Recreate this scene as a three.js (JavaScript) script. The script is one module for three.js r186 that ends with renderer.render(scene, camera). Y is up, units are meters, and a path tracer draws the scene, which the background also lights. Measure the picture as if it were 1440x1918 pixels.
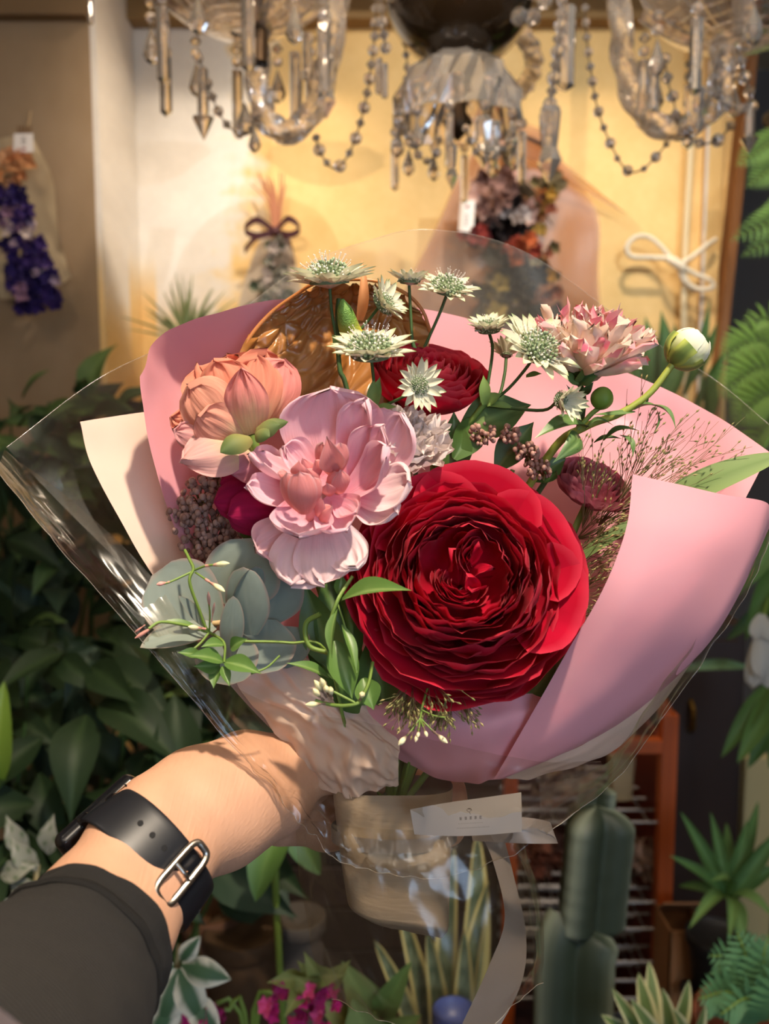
import * as THREE from 'three';
import { mergeGeometries, mergeVertices } from 'three/addons/utils/BufferGeometryUtils.js';
import { RoundedBoxGeometry } from 'three/addons/geometries/RoundedBoxGeometry.js';
import { MarchingCubes } from 'three/addons/objects/MarchingCubes.js';
import { RectAreaLightUniformsLib } from 'three/addons/lights/RectAreaLightUniformsLib.js';
import { ImprovedNoise } from 'three/addons/math/ImprovedNoise.js';

// ---------------------------------------------------------------- camera, sky, lights, exposure
RectAreaLightUniformsLib.init();
const scene = new THREE.Scene();
const FPX = 1596, PITCH = -6 * Math.PI / 180;
const camera = new THREE.PerspectiveCamera(2 * Math.atan(959 / FPX) * 180 / Math.PI, 1440 / 1918, 0.02, 40);
camera.position.set(0, 1.45, 0);
camera.rotation.x = PITCH;
camera.focus = 0.435;
camera.userData.fStop = camera.getFocalLength() / 4.0;      // a phone lens with an opening of about 4 mm
scene.add(camera);
scene.background = new THREE.Color().setRGB(4.2, 5.6, 7.6);      // daylight, seen only through the shop window
const renderer = new THREE.WebGLRenderer({ antialias: true });
renderer.toneMapping = THREE.LinearToneMapping;
renderer.toneMappingExposure = 0.74;
renderer.shadowMap.enabled = true;

const WARM = [1, 0.86, 0.70];
// ceiling spotlights: [lamp position, aimed at, intensity, half angle, softness, radius factor, colour]
const SPOTS = [
  { at: [0.25, 2.60, 0.12], to: [0.0, 1.34, -0.43], power: 14.5, angle: 0.42, blend: 0.7, soft: 1.6, color: [1, 0.83, 0.64], label: 'ceiling spotlight aimed down at the held bouquet' },
  { at: [-0.02, 2.60, -1.40], to: [-0.46, 1.46, -2.0], power: 4.3, angle: 0.60, blend: 1.0, soft: 1.5, color: WARM, label: 'ceiling spotlight washing the pale plaster patch of the wall' },
  { at: [0.50, 2.60, -1.38], to: [0.50, 1.36, -2.0], power: 3.7, angle: 0.62, blend: 1.0, soft: 1.5, color: WARM, label: 'ceiling spotlight washing the yellow wall near the cord' },
  { at: [-0.55, 2.60, 0.10], to: [-0.12, 2.10, -1.2], power: 7.0, angle: 0.40, blend: 0.6, soft: 0.18, color: [1, 0.84, 0.68], label: 'ceiling spotlight added to make glints on the near side of the chandelier' },  // added lamp, makes the crystals sparkle
  { at: [0.85, 2.60, 0.05], to: [0.42, 2.10, -1.2], power: 8.0, angle: 0.34, blend: 0.6, soft: 0.18, color: [0.74, 0.88, 1], label: 'cool white ceiling spotlight added to make glints on the far side of the chandelier' },  // added lamp, gives the crystals bluish glints
];
// small unseen downlights added for fill and crystal glints, all alike
const DOWN = [[-1.3, 1.6], [-0.5, 1.75], [0.35, 1.6], [1.3, 1.5], [-1.35, 0.6], [1.2, 0.5], [-1.2, -0.5], [1.3, -0.55]];
const DOWN_POWER = 0.4, DOWN_COLOR = [1, 0.85, 0.68];
const PANEL = { at: [-0.2, 2.66, 0.9], size: [1.6, 0.9], power: 1.6, color: [1, 0.86, 0.70] };  // unseen ceiling panel added as soft fill light

// ---------------------------------------------------------------- helpers
const V3 = (x, y, z) => new THREE.Vector3(x, y, z);
const FW = V3(0, Math.sin(PITCH), -Math.cos(PITCH)), RT = V3(1, 0, 0), UPV = V3(0, Math.cos(PITCH), Math.sin(PITCH));
/** a point given by the direction in which it is seen and its distance along the view axis */
const at = (px, py, d) => camera.position.clone().addScaledVector(FW, d).addScaledVector(RT, (px - 720) / FPX * d).addScaledVector(UPV, (959 - py) / FPX * d);
/** a point on the upright plane z */
const onZ = (px, py, z) => { const dir = at(px, py, 1).sub(camera.position); return camera.position.clone().addScaledVector(dir, z / dir.z); };
const dir = (x, y, z) => V3(0, 0, 0).addScaledVector(RT, x).addScaledVector(UPV, y).addScaledVector(FW, -z).normalize();
const mm = (px, d) => px * d / FPX;
function rng(seed) { let a = seed >>> 0; return () => { a = a + 0x6D2B79F5 | 0; let t = Math.imul(a ^ a >>> 15, 1 | a); t = t + Math.imul(t ^ t >>> 7, 61 | t) ^ t; return ((t ^ t >>> 14) >>> 0) / 4294967296; }; }
const rr = (r, a, b) => a + (b - a) * r();
const noiseGen = new ImprovedNoise();
const noise = (x, y, z = 0) => noiseGen.noise(x, y, z);
const fbm = (x, y, z = 0, n = 4) => { let s = 0, a = 0.5; for (let i = 0; i < n; i++) { s += a * noise(x, y, z); x *= 2.03; y *= 2.03; z *= 2.03; a *= 0.5; } return s; };
const clamp = (x, a = 0, b = 1) => Math.min(b, Math.max(a, x));
const sstep = (a, b, x) => { const t = clamp((x - a) / (b - a)); return t * t * (3 - 2 * t); };
const lerp = (a, b, t) => a + (b - a) * t;
const mix3 = (a, b, t) => [lerp(a[0], b[0], t), lerp(a[1], b[1], t), lerp(a[2], b[2], t)];
const hex = (h) => { const c = new THREE.Color(h); return [c.r, c.g, c.b]; };

const taken = {};
function numbered(name) { const n = taken[name] = (taken[name] ?? -1) + 1; return n ? `${name}_${String(n).padStart(3, '0')}` : name; }
function tag(o, label, category, group) { o.userData.label = label; o.userData.category = category; if (group) o.userData.group = group; return o; }
function thing(name, label, category, pos = V3(0, 0, 0), group, quat) {
  const o = new THREE.Group(); o.name = numbered(name); o.position.copy(pos); if (quat) o.quaternion.copy(quat);
  tag(o, label, category, group); scene.add(o); o.updateMatrixWorld(true); return o;
}
function part(name, parent, pos, quat) { const o = new THREE.Group(); o.name = name; if (pos) o.position.copy(pos); if (quat) o.quaternion.copy(quat); parent.add(o); o.updateWorldMatrix(true, false); return o; }
/** a mesh whose geometry is given in the parent's own axes */
function mesh(name, geo, mat, parent = scene) { const m = new THREE.Mesh(geo, mat); m.name = name; m.castShadow = m.receiveShadow = true; parent.add(m); m.updateWorldMatrix(true, false); return m; }
/** a mesh whose geometry is given in world axes */
function addW(name, geo, mat, parent) { parent.updateWorldMatrix(true, false); geo.applyMatrix4(parent.matrixWorld.clone().invert()); return mesh(name, geo, mat, parent); }
function struct(name, geo, mat, parent) { const m = mesh(name, geo, mat, parent); m.userData.kind = 'structure'; return m; }
/** turn that takes +y to `d`, with +z near `n` */
function facing(d, n = V3(0, 0, 1)) {
  const y = d.clone().normalize(); let x = y.clone().cross(n); if (x.lengthSq() < 1e-6) x = y.clone().cross(V3(1, 0.1, 0));
  x.normalize(); const z = x.clone().cross(y); return new THREE.Quaternion().setFromRotationMatrix(new THREE.Matrix4().makeBasis(x, y, z));
}
function grid(nu, nv, f, col) {
  const pos = [], uv = [], idx = [], cs = [];
  for (let j = 0; j <= nv; j++) for (let i = 0; i <= nu; i++) {
    const u = i / nu, v = j / nv, p = f(u, v); pos.push(p.x, p.y, p.z);
    if (p.uv) uv.push(p.uv[0], p.uv[1]); else uv.push(u, v);
    if (col) cs.push(...col(u, v, p));
  }
  for (let j = 0; j < nv; j++) for (let i = 0; i < nu; i++) { const a = j * (nu + 1) + i, b = a + 1, c = a + nu + 1, d = c + 1; idx.push(a, b, d, a, d, c); }
  const g = new THREE.BufferGeometry();
  g.setAttribute('position', new THREE.Float32BufferAttribute(pos, 3)); g.setAttribute('uv', new THREE.Float32BufferAttribute(uv, 2));
  if (col) g.setAttribute('color', new THREE.Float32BufferAttribute(cs, 3));
  g.setIndex(idx); g.computeVertexNormals(); return g;
}
const cat = (a, b, c, d, t) => 0.5 * ((2 * b) + (-a + c) * t + (2 * a - 5 * b + 4 * c - d) * t * t + (-a + 3 * b - 3 * c + d) * t * t * t);
function catPoint(P, t) {
  const n = P.length - 1, x = clamp(t) * n, i = Math.min(n - 1, Math.floor(x)), f = x - i;
  const ext = (k) => k < 0 ? P[0].clone().multiplyScalar(2).sub(P[1]) : k > n ? P[n].clone().multiplyScalar(2).sub(P[n - 1]) : P[k];
  const a = ext(i - 1), b = P[i], c = P[i + 1], d = ext(i + 2);
  return V3(cat(a.x, b.x, c.x, d.x, f), cat(a.y, b.y, c.y, d.y, f), cat(a.z, b.z, c.z, d.z, f));
}
/** a smooth sheet through a net of points, rows[v][u]; bump(u, v) moves it along its normal */
function sheet(rows, nu, nv, bump, size = 0.4, col) {
  const f = (u, v) => { const p = catPoint(rows.map((r) => catPoint(r, u)), v); p.uv = [u * size, v * size]; return p; };
  const g = grid(nu, nv, f, col);
  if (bump) {
    const p = g.attributes.position, n = g.attributes.normal;
    for (let k = 0; k < p.count; k++) { const u = (k % (nu + 1)) / nu, v = Math.floor(k / (nu + 1)) / nv, h = bump(u, v); p.setXYZ(k, p.getX(k) + n.getX(k) * h, p.getY(k) + n.getY(k) * h, p.getZ(k) + n.getZ(k) * h); }
    g.computeVertexNormals();
  }
  return g;
}
/** a tube of varying radius through points */
function tube(pts, r, seg = 24, sides = 8, col, closed = false) {
  const fr = typeof r === 'function' ? r : Array.isArray(r) ? (t) => { const x = t * (r.length - 1), i = Math.min(r.length - 2, Math.floor(x)); return lerp(r[i], r[i + 1], x - i); } : () => r;
  const C = [], T = []; for (let i = 0; i <= seg; i++) C.push(catPoint(pts, i / seg));
  for (let i = 0; i <= seg; i++) T.push(C[Math.min(seg, i + 1)].clone().sub(C[Math.max(0, i - 1)]).normalize());
  let n = Math.abs(T[0].y) < 0.9 ? V3(0, 1, 0) : V3(1, 0, 0); n.sub(T[0].clone().multiplyScalar(n.dot(T[0]))).normalize();
  const N = [], B = [];
  for (let i = 0; i <= seg; i++) { n = n.clone().sub(T[i].clone().multiplyScalar(n.dot(T[i]))).normalize(); N.push(n); B.push(T[i].clone().cross(n)); }
  return grid(sides, seg, (u, v) => { const i = Math.round(v * seg), a = u * Math.PI * 2, R = fr(v, a); const p = C[i].clone().addScaledVector(N[i], Math.cos(a) * R).addScaledVector(B[i], Math.sin(a) * R); p.uv = [u, v]; return p; }, col);
}
function lathe(profile, seg = 24) { return new THREE.LatheGeometry(profile.map(([x, y]) => new THREE.Vector2(x, y)), seg); }
function flat(g) { const n = g.index ? g.toNonIndexed() : g; n.computeVertexNormals(); return n; }
function paint(g, c) { const n = g.attributes.position.count, a = new Float32Array(n * 3); for (let i = 0; i < n; i++) a.set(typeof c === 'function' ? c(V3().fromBufferAttribute(g.attributes.position, i)) : c, i * 3); g.setAttribute('color', new THREE.BufferAttribute(a, 3)); return g; }
function merge(list) {
  const hasC = list.some((g) => g.attributes.color);
  return mergeGeometries(list.map((g) => { const h = g.index ? g.toNonIndexed() : g; for (const k of Object.keys(h.attributes)) if (!['position', 'normal', 'uv', 'color'].includes(k)) h.deleteAttribute(k); if (!h.attributes.uv) h.setAttribute('uv', new THREE.Float32BufferAttribute(new Float32Array(h.attributes.position.count * 2), 2)); if (hasC && !h.attributes.color) paint(h, [1, 1, 1]); return h; }));
}
const box = (w, h, d, x = 0, y = 0, z = 0) => new THREE.BoxGeometry(w, h, d).translate(x, y, z);
const box2 = (x0, x1, y0, y1, z0, z1) => box(x1 - x0, y1 - y0, z1 - z0, (x0 + x1) / 2, (y0 + y1) / 2, (z0 + z1) / 2);

/** outline of a petal or leaf: half width over v, widest at m, blunt or pointed */
const round = (m = 0.6, base = 0.25) => (v) => v < m ? lerp(base, 1, Math.sin(v / m * Math.PI / 2)) : Math.sqrt(Math.max(0, 1 - ((v - m) / (1 - m)) ** 2));
const point = (m = 0.4, base = 0.08, k = 1.3) => (v) => v < m ? lerp(base, 1, Math.sin(v / m * Math.PI / 2)) : Math.pow(Math.cos((v - m) / (1 - m) * Math.PI / 2), k);
/** a petal or leaf: base b, tip t (world points), width w, facing n */
function petal({ b, t, w, n, cup = 0.25, bulge = 0.1, curl = 0, ruf = 0, freq = 3, shape = round(), seed = 1, nu = 10, nv = 10, color, fold = 0, jag = 0, jagN = 5, twist = 0 }) {
  const a = t.clone().sub(b), L = a.length(), ax = a.clone().divideScalar(L);
  const nn = n.clone().sub(ax.clone().multiplyScalar(n.dot(ax))).normalize(), s = ax.clone().cross(nn);
  return grid(nu, nv, (u0, v) => {
    const u = u0 * 2 - 1, hw = w / 2 * shape(v);
    const tip = 1 + jag * (noise(u * jagN + seed * 3.1, seed, 2) + 0.7 * noise(u * jagN * 3 + seed, seed * 2, 5)) * sstep(0.5, 1, v);
    const h = bulge * L * Math.sin(Math.PI * v) + curl * L * v * v + cup * hw * u * u + fold * hw * Math.abs(u)
      + ruf * L * v * v * (noise(u * freq + seed * 7.3, v * 1.6, seed * 1.7) * 1.6 + 0.5 * noise(u * freq * 2.3, v * 3, seed * 3.3)) * (0.5 + 0.5 * Math.abs(u));
    const tw = twist * v, c = Math.cos(tw), sn = Math.sin(tw), x = u * hw;
    const p = b.clone().addScaledVector(ax, L * v * tip).addScaledVector(s, x * c - h * 0 * sn).addScaledVector(nn, h + x * sn);
    p.uv = [u0 * w, v * L]; return p;
  }, color && ((u, v) => color(u * 2 - 1, v)));
}
/** leaf or petal along +y from the origin, facing +z */
const leaf = (L, w, o = {}) => petal({ b: V3(0, 0, 0), t: V3(0, L, 0), w, n: V3(0, 0, 1), cup: 0.15, bulge: 0.05, shape: point(), nu: 6, nv: 10, ...o });
function putLeaf(parent, geo, mat, base, d, n, s = 1, name = 'leaf') { const m = mesh(name, geo, mat, parent); m.position.copy(base).sub(parent.position); m.quaternion.copy(facing(d, n)); m.scale.setScalar(s); return m; }

// ---------------------------------------------------------------- textures and materials
function dataTex(w, h, f, srgb = true, repeat = true) {
  const d = new Uint8Array(w * h * 4);
  for (let y = 0; y < h; y++) for (let x = 0; x < w; x++) { const c = f(x / w, y / h), k = (y * w + x) * 4; d[k] = clamp(c[0]) * 255; d[k + 1] = clamp(c[1]) * 255; d[k + 2] = clamp(c[2]) * 255; d[k + 3] = 255; }
  const t = new THREE.DataTexture(d, w, h); t.magFilter = t.minFilter = THREE.LinearFilter; if (srgb) t.colorSpace = THREE.SRGBColorSpace; if (repeat) t.wrapS = t.wrapT = THREE.RepeatWrapping; t.needsUpdate = true; return t;
}
const DS = THREE.DoubleSide;
const veinTex = dataTex(256, 256, (u, v) => { const t = 0.5 + 0.55 * fbm(u * 26 + 1.2 * noise(u * 5, v * 4, 2), v * 3, 6, 3) + 0.15 * fbm(u * 20, v * 20, 9, 2); return [t, t, t]; }, false); veinTex.repeat.set(26, 14);
const std = (color, roughness = 0.8, o = {}) => new THREE.MeshPhysicalMaterial({ color, roughness, side: DS, ...o });
const petalMat = (o = {}) => std(0xffffff, 0.95, { vertexColors: true, transmission: 0.30, thickness: 0, specularIntensity: 0.35, ...o });
const leafMat = (o = {}) => std(0xffffff, 0.42, { vertexColors: true, ...o });
const M = {
  petal: petalMat(),
  petalVein: petalMat({ bumpMap: veinTex, bumpScale: 0.00035 }),
  leaf: leafMat(),
  leafSoft: leafMat({ roughness: 0.7 }),
  stem: std(0x6f8a3a, 0.55),
  stemDark: std(0x3d5a2c, 0.55),
  vc: std(0xffffff, 0.7, { vertexColors: true }),
  glass: std(0xf6ece2, 0.02, { transmission: 0.9, thickness: 0.01, ior: 1.6, side: THREE.FrontSide }),
  pane: std(0xffffff, 0.0, { transmission: 1, thickness: 0 }),
  wire: std(0x4a3a2a, 0.4, { metalness: 0.8 }),
  steel: std(0xb9b2a8, 0.28, { metalness: 1 }),
  black: std(0x101012, 0.6),
};

// ---------------------------------------------------------------- the room
const HC = 2.70, ZB = -2.0, ZL = -1.74;
const XE = onZ(188, 320, ZL).x, XR = onZ(1372, 420, ZB).x;
{
  const S = 1024, X0 = XE, W = 1.5, H = 1.9, Y0 = 0.8;      // the painted part of the wall: yellow wash worn off to white plaster
  const wallTex = dataTex(S, S, (u, v) => {
    const x = X0 + u * W, y = Y0 + v * H;
    const dx = x - XE;
    // the worn patch hugs the corner: wide at the top, trailing down to a tail
    const edge = 0.10 + 0.17 * sstep(1.35, 2.05, y) + 0.05 * fbm(x * 5, y * 3, 1) * 2;
    const low = sstep(1.50, 1.75, y + 0.25 * fbm(x * 6, y * 4, 3));
    const brush = fbm(x * 9 + y * 2, y * 26, 5) * 0.10 + fbm(x * 30, y * 9, 8) * 0.08;
    let white = sstep(0.05, -0.05, dx - edge + brush) * low;
    if (dx < 0.035 && y < 1.85) white *= sstep(1.68, 1.85, y);
    const n = fbm(x * 14, y * 14, 2) * 0.10 + fbm(x * 60, y * 60, 4) * 0.05;
    const yellow = [0.905 + n * 0.5, 0.75 + n * 0.55, 0.49 + n * 0.6], plaster = [0.885 + n * 0.5, 0.85 + n * 0.5, 0.80 + n * 0.5];
    return mix3(yellow, plaster, white);
  }, true, false);
  const rough = dataTex(256, 256, (u, v) => { const t = 0.5 + fbm(u * 12, v * 12, 3, 5) * 0.7; return [t, t, t]; }, false);
  const wallMat = std(0xffffff, 0.85, { map: wallTex, bumpMap: rough, bumpScale: 0.003 });
  const setUV = (g) => { const p = g.attributes.position, uv = g.attributes.uv; for (let i = 0; i < p.count; i++) { const n = g.attributes.normal; const x = Math.abs(n.getX(i)) > 0.5 ? XE - 0.0 + (p.getZ(i) - ZB) * 0.4 : p.getX(i); uv.setXY(i, (x - X0) / W, (p.getY(i) - Y0) / H); } return g; };
  struct('wall_back', setUV(box2(XE, XR, 0, HC, ZB - 0.12, ZB)), wallMat);
  struct('wall_return', setUV(box2(XE - 0.012, XE, 0, HC, ZB - 0.12, ZL - 0.001)), wallMat);
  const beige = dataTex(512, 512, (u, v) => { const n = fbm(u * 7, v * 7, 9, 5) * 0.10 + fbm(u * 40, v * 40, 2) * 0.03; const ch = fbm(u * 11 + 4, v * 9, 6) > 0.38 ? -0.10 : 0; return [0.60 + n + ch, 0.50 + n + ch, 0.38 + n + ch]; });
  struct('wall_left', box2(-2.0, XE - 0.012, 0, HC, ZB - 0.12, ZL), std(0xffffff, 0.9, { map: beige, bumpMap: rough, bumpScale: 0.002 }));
  struct('wall_side_left', box2(-2.12, -2.0, 0, HC, ZB - 0.12, 2.3), std(0xb59d78, 0.9));
  struct('wall_side_right', box2(2.2, 2.32, 0, HC, -3.3, 2.3), std(0x8b7a62, 0.9));
  struct('wall_far_right', box2(XR, 2.2, 0, HC, -3.3, -3.18), std(0x6d655f, 0.9));
  struct('wall_passage', box2(XR - 0.12, XR, 0, HC, -3.3, ZB - 0.12), std(0x6d655f, 0.9));
  const fl = dataTex(512, 512, (u, v) => { const n = fbm(u * 9, v * 9, 1, 5) * 0.12; return [0.34 + n, 0.28 + n, 0.23 + n]; });
  struct('floor', box2(-2.12, 2.32, -0.1, 0, -3.3, 2.3), std(0xffffff, 0.7, { map: fl }));
  struct('ceiling', box2(-2.12, 2.32, HC, HC + 0.1, -3.3, 2.3), std(0xd0bd9a, 0.9));
  // shop front behind the camera, with a wide window opening to the daylight
  const sf = std(0x9a8262, 0.8), wx0 = 0.3, wx1 = 1.9, wy0 = 0.7, wy1 = 2.3;
  struct('wall_front', merge([box2(-2.12, wx0, 0, HC, 2.2, 2.3), box2(wx1, 2.32, 0, HC, 2.2, 2.3), box2(wx0, wx1, 0, wy0, 2.2, 2.3), box2(wx0, wx1, wy1, HC, 2.2, 2.3)]), sf);
  const win = new THREE.Group(); win.name = 'window_1'; win.userData.kind = 'structure'; scene.add(win);
  mesh('pane', box2(wx0, wx1, wy0, wy1, 2.25, 2.2505), M.pane, win);
  mesh('window_frame', merge([box2(wx0, wx0 + .05, wy0, wy1, 2.21, 2.29), box2(wx1 - .05, wx1, wy0, wy1, 2.21, 2.29), box2(1.175, 1.225, wy0, wy1, 2.21, 2.29), box2(wx0, wx1, wy0, wy0 + .05, 2.21, 2.29), box2(wx0, wx1, wy1 - .05, wy1, 2.21, 2.29)]), std(0x3a2a1c, 0.5), win);
  // beams under the ceiling along the walls, and the leaning jamb board at the passage
  const yb = onZ(300, 34, ZB + 0.05).y, yl = onZ(80, 26, ZL + 0.03).y;
  struct('trim_1', box2(XE, XR, yb, HC, ZB, ZB + 0.05), std(0x8a6a3e, 0.8));
  struct('trim_5', box2(XE, XR, 2.364, HC, ZL - 0.04, ZL), std(0x8a6a3e, 0.8));  // lintel out of view, lower edge set to shade the top of the wall
  struct('trim_2', box2(-2.0, XE - 0.01, yl, HC, ZL, ZL + 0.03), std(0x7a6040, 0.8));
  const b0 = onZ(1384, 300, ZB + 0.03), b1 = onZ(1346, 660, ZB + 0.03), jd = b0.clone().sub(b1).normalize();
  const jamb = struct('trim_3', box(0.018, 2.6, 0.05), std(0x8a5a30, 0.7)); jamb.position.copy(b1).addScaledVector(jd, 0.1); jamb.quaternion.copy(facing(jd)); jamb.position.z = ZB + 0.026;
  const gx = onZ(1312, 400, ZB).x;
  struct('trim_4', box2(gx, XR - 0.035, 0, yb, ZB, ZB + 0.018), wallMat.clone());
}
// ceiling lamps
for (const s of SPOTS) {
  const p = V3(...s.at), to = V3(...s.to), d = to.clone().sub(p).normalize();
  const o = thing('ceiling_spotlight', s.label, 'spotlight', p);
  const head = part('lamp_head', o, V3(0, 0, 0), facing(d));
  mesh('shade', lathe([[0.036, 0.012], [0.037, -0.02], [0.034, -0.07], [0.026, -0.085], [0.0, -0.085]], 24), M.black, head);
  mesh('bulb_lens', lathe([[0.0001, -0.012], [0.034, -0.012]], 24), std(0x000000, 0.5, { emissive: new THREE.Color().setRGB(...s.color), emissiveIntensity: 90 }), head);
  const stemTop = HC - p.y;
  mesh('stem', new THREE.CylinderGeometry(0.008, 0.008, stemTop, 10).translate(0, stemTop / 2, 0), M.black, o).position.copy(d).multiplyScalar(-0.088);
  mesh('ceiling_plate', new THREE.CylinderGeometry(0.04, 0.04, 0.012, 20).translate(0, stemTop - 0.007, 0), M.black, o).position.copy(d).multiplyScalar(-0.088).setY(0);
  const L = new THREE.SpotLight(new THREE.Color().setRGB(...s.color), s.power, 0, s.angle, s.blend, 2);
  L.position.copy(p).addScaledVector(d, 0.012); L.target.position.copy(to); L.castShadow = true; L.shadow.radius = s.soft; L.shadow.mapSize.set(1024, 1024); L.shadow.camera.near = 0.05;
  scene.add(L, L.target);
}
for (const [x, z] of DOWN) {
  const o = thing('added_downlight', 'small round fill downlight added in the ceiling over the shop floor', 'downlight', V3(x, HC, z), 'added fill downlights over the shop floor');
  mesh('trim_ring', new THREE.TorusGeometry(0.036, 0.007, 8, 24).rotateX(Math.PI / 2).translate(0, -0.004, 0), M.steel, o);
  mesh('lamp_lens', lathe([[0.0001, -0.006], [0.030, -0.006]], 20), std(0x000000, 0.5, { emissive: new THREE.Color().setRGB(...DOWN_COLOR), emissiveIntensity: 260 }), o);
  const L = new THREE.SpotLight(new THREE.Color().setRGB(...DOWN_COLOR), DOWN_POWER, 0, 1.15, 0.6, 2); L.position.set(x, HC - 0.012, z); L.target.position.set(x * 0.85, 0, z * 0.85 - 0.25); L.castShadow = true; L.shadow.radius = 1.5; scene.add(L, L.target);
}
{
  const o = thing('added_fill_panel', 'flat fill light panel added on the ceiling behind the photographer', 'light panel', V3(...PANEL.at));
  mesh('frame', box(PANEL.size[0] + 0.04, 0.04, PANEL.size[1] + 0.04, 0, 0.02, 0), std(0xdddddd, 0.5), o);
  mesh('diffuser_lamp', box(PANEL.size[0], 0.004, PANEL.size[1], 0, -0.003, 0), std(0x222222, 0.5, { emissive: new THREE.Color().setRGB(...PANEL.color), emissiveIntensity: PANEL.power * 0.5 }), o);
  const L = new THREE.RectAreaLight(new THREE.Color().setRGB(...PANEL.color), PANEL.power, PANEL.size[0], PANEL.size[1]);
  L.position.set(PANEL.at[0], PANEL.at[1] - 0.008, PANEL.at[2]); L.lookAt(PANEL.at[0], 0, PANEL.at[2]); scene.add(L);
}

// ---------------------------------------------------------------- wrapping of the bouquet
const A = (q) => at(q[0], q[1], q[2]);
const net = (rows) => rows.map((r) => r.map(A));
const paperBump = dataTex(256, 256, (u, v) => { const t = 0.5 + 0.5 * fbm(u * 40, v * 40, 3, 4); return [t, t, t]; }, false);
const paper = (c, o = {}) => std(c, 0.55, { transmission: 0.12, bumpMap: paperBump, bumpScale: 0.00008, ...o });
M.pinkPaper = paper(0xe29faa, { roughness: 0.62 });
M.creamPaper = paper(0xdcc1b0, { roughness: 0.7 });
M.film = std(0xf3f0ea, 0.21, { transmission: 1, thickness: 0, ior: 1.6 });
M.filmEdge = std(0xf1ece4, 0.2, { transmission: 0.88, thickness: 0, ior: 1.5 });
const crease = (s, a, k = 1) => (u, v) => a * ((Math.abs(noise(u * 5 * k + s, v * 4 * k, s)) - 0.25) * 1.4 + 0.6 * noise(u * 11 * k, v * 9 * k, s * 2));
{
  const c = at(740, 1500, 0.46);
  const one = (name, label, cat_, mat, rows, nu, nv, bump) => { const o = addW(name, sheet(net(rows), nu, nv, bump), mat, scene); o.name = numbered(name); tag(o, label, cat_); return o; };
  one('wrapping_paper', 'large pink sheet standing behind all the flowers of the bouquet', 'wrapping paper', M.pinkPaper, [
    [[262, 705, .436], [290, 634, .448], [400, 590, .464], [540, 560, .490], [790, 578, .525], [1000, 632, .522], [1205, 712, .506], [1330, 772, .488], [1440, 846, .462]],
    [[268, 780, .438], [330, 720, .476], [430, 690, .500], [560, 670, .515], [790, 690, .528], [990, 740, .524], [1180, 810, .506], [1290, 880, .486], [1390, 950, .458]],
    [[292, 880, .440], [370, 850, .480], [470, 830, .502], [590, 820, .514], [790, 840, .522], [970, 880, .516], [1130, 950, .498], [1230, 1010, .478], [1320, 1070, .452]],
    [[345, 1030, .446], [420, 1030, .480], [520, 1030, .500], [640, 1030, .508], [790, 1040, .512], [930, 1060, .506], [1060, 1110, .490], [1150, 1160, .470], [1220, 1200, .448]],
    [[450, 1230, .450], [520, 1240, .474], [600, 1240, .488], [690, 1240, .494], [790, 1240, .496], [880, 1250, .492], [970, 1280, .480], [1030, 1310, .464], [1080, 1330, .446]],
    [[620, 1440, .448], [650, 1440, .460], [690, 1440, .468], [730, 1440, .472], [780, 1440, .472], [820, 1440, .470], [860, 1445, .462], [890, 1450, .454], [915, 1455, .444]],
  ], 72, 56, (u, v) => 0.004 * noise(u * 6, v * 2.5, 1) * (1 - v) + 0.0012 * noise(u * 17, v * 5, 4));
  one('wrapping_paper', 'narrow cream sheet with a straight top edge beside the salmon flower', 'wrapping paper', M.creamPaper, [
    [[150, 790, .462], [205, 781, .472], [265, 773, .486], [340, 765, .500], [420, 765, .510]],
    [[170, 868, .460], [228, 862, .470], [290, 855, .484], [360, 850, .498], [440, 850, .508]],
    [[222, 968, .458], [278, 962, .466], [335, 958, .480], [400, 955, .495], [470, 955, .505]],
    [[284, 1074, .456], [335, 1070, .464], [390, 1065, .478], [450, 1060, .492], [520, 1060, .502]],
    [[420, 1270, .452], [460, 1270, .462], [510, 1260, .474], [560, 1255, .484], [620, 1255, .492]],
    [[600, 1455, .452], [625, 1455, .458], [650, 1455, .464], [680, 1455, .470], [710, 1455, .474]],
  ], 30, 48, (u, v) => 0.0012 * noise(u * 3, v * 5, 7));
  one('wrapping_paper', 'crumpled cream sheet around the stems beneath the eucalyptus leaves', 'wrapping paper', M.creamPaper, [
    [[400, 1215, .446], [480, 1205, .440], [560, 1225, .434], [640, 1280, .432], [700, 1330, .434]],
    [[450, 1290, .442], [525, 1290, .432], [600, 1310, .426], [680, 1350, .424], [746, 1392, .424]],
    [[505, 1360, .440], [570, 1360, .430], [640, 1370, .424], [700, 1390, .421], [746, 1418, .421]],
    [[555, 1425, .440], [600, 1435, .432], [650, 1440, .427], [705, 1445, .424], [746, 1450, .424]],
    [[590, 1465, .443], [632, 1490, .437], [665, 1492, .433], [710, 1478, .430], [746, 1468, .430]],
  ], 48, 40, crease(3.3, 0.0032, 1.2));
  one('wrapping_paper', 'pink sheet cupped below the big red flower', 'wrapping paper', M.pinkPaper, [
    [[628, 1320, .440], [690, 1300, .434], [780, 1290, .430], [870, 1290, .428], [960, 1300, .426], [1045, 1285, .424]],
    [[645, 1345, .438], [705, 1345, .426], [790, 1350, .420], [870, 1352, .418], [945, 1352, .420], [1010, 1340, .424]],
    [[668, 1365, .440], [730, 1390, .430], [800, 1412, .427], [872, 1418, .426], [930, 1410, .428], [975, 1400, .432]],
    [[680, 1375, .444], [745, 1420, .438], [815, 1455, .436], [870, 1467, .436], [905, 1464, .436], [932, 1458, .437]],
  ], 48, 24, (u, v) => 0.0022 * noise(u * 6, v * 3, 12));
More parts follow.
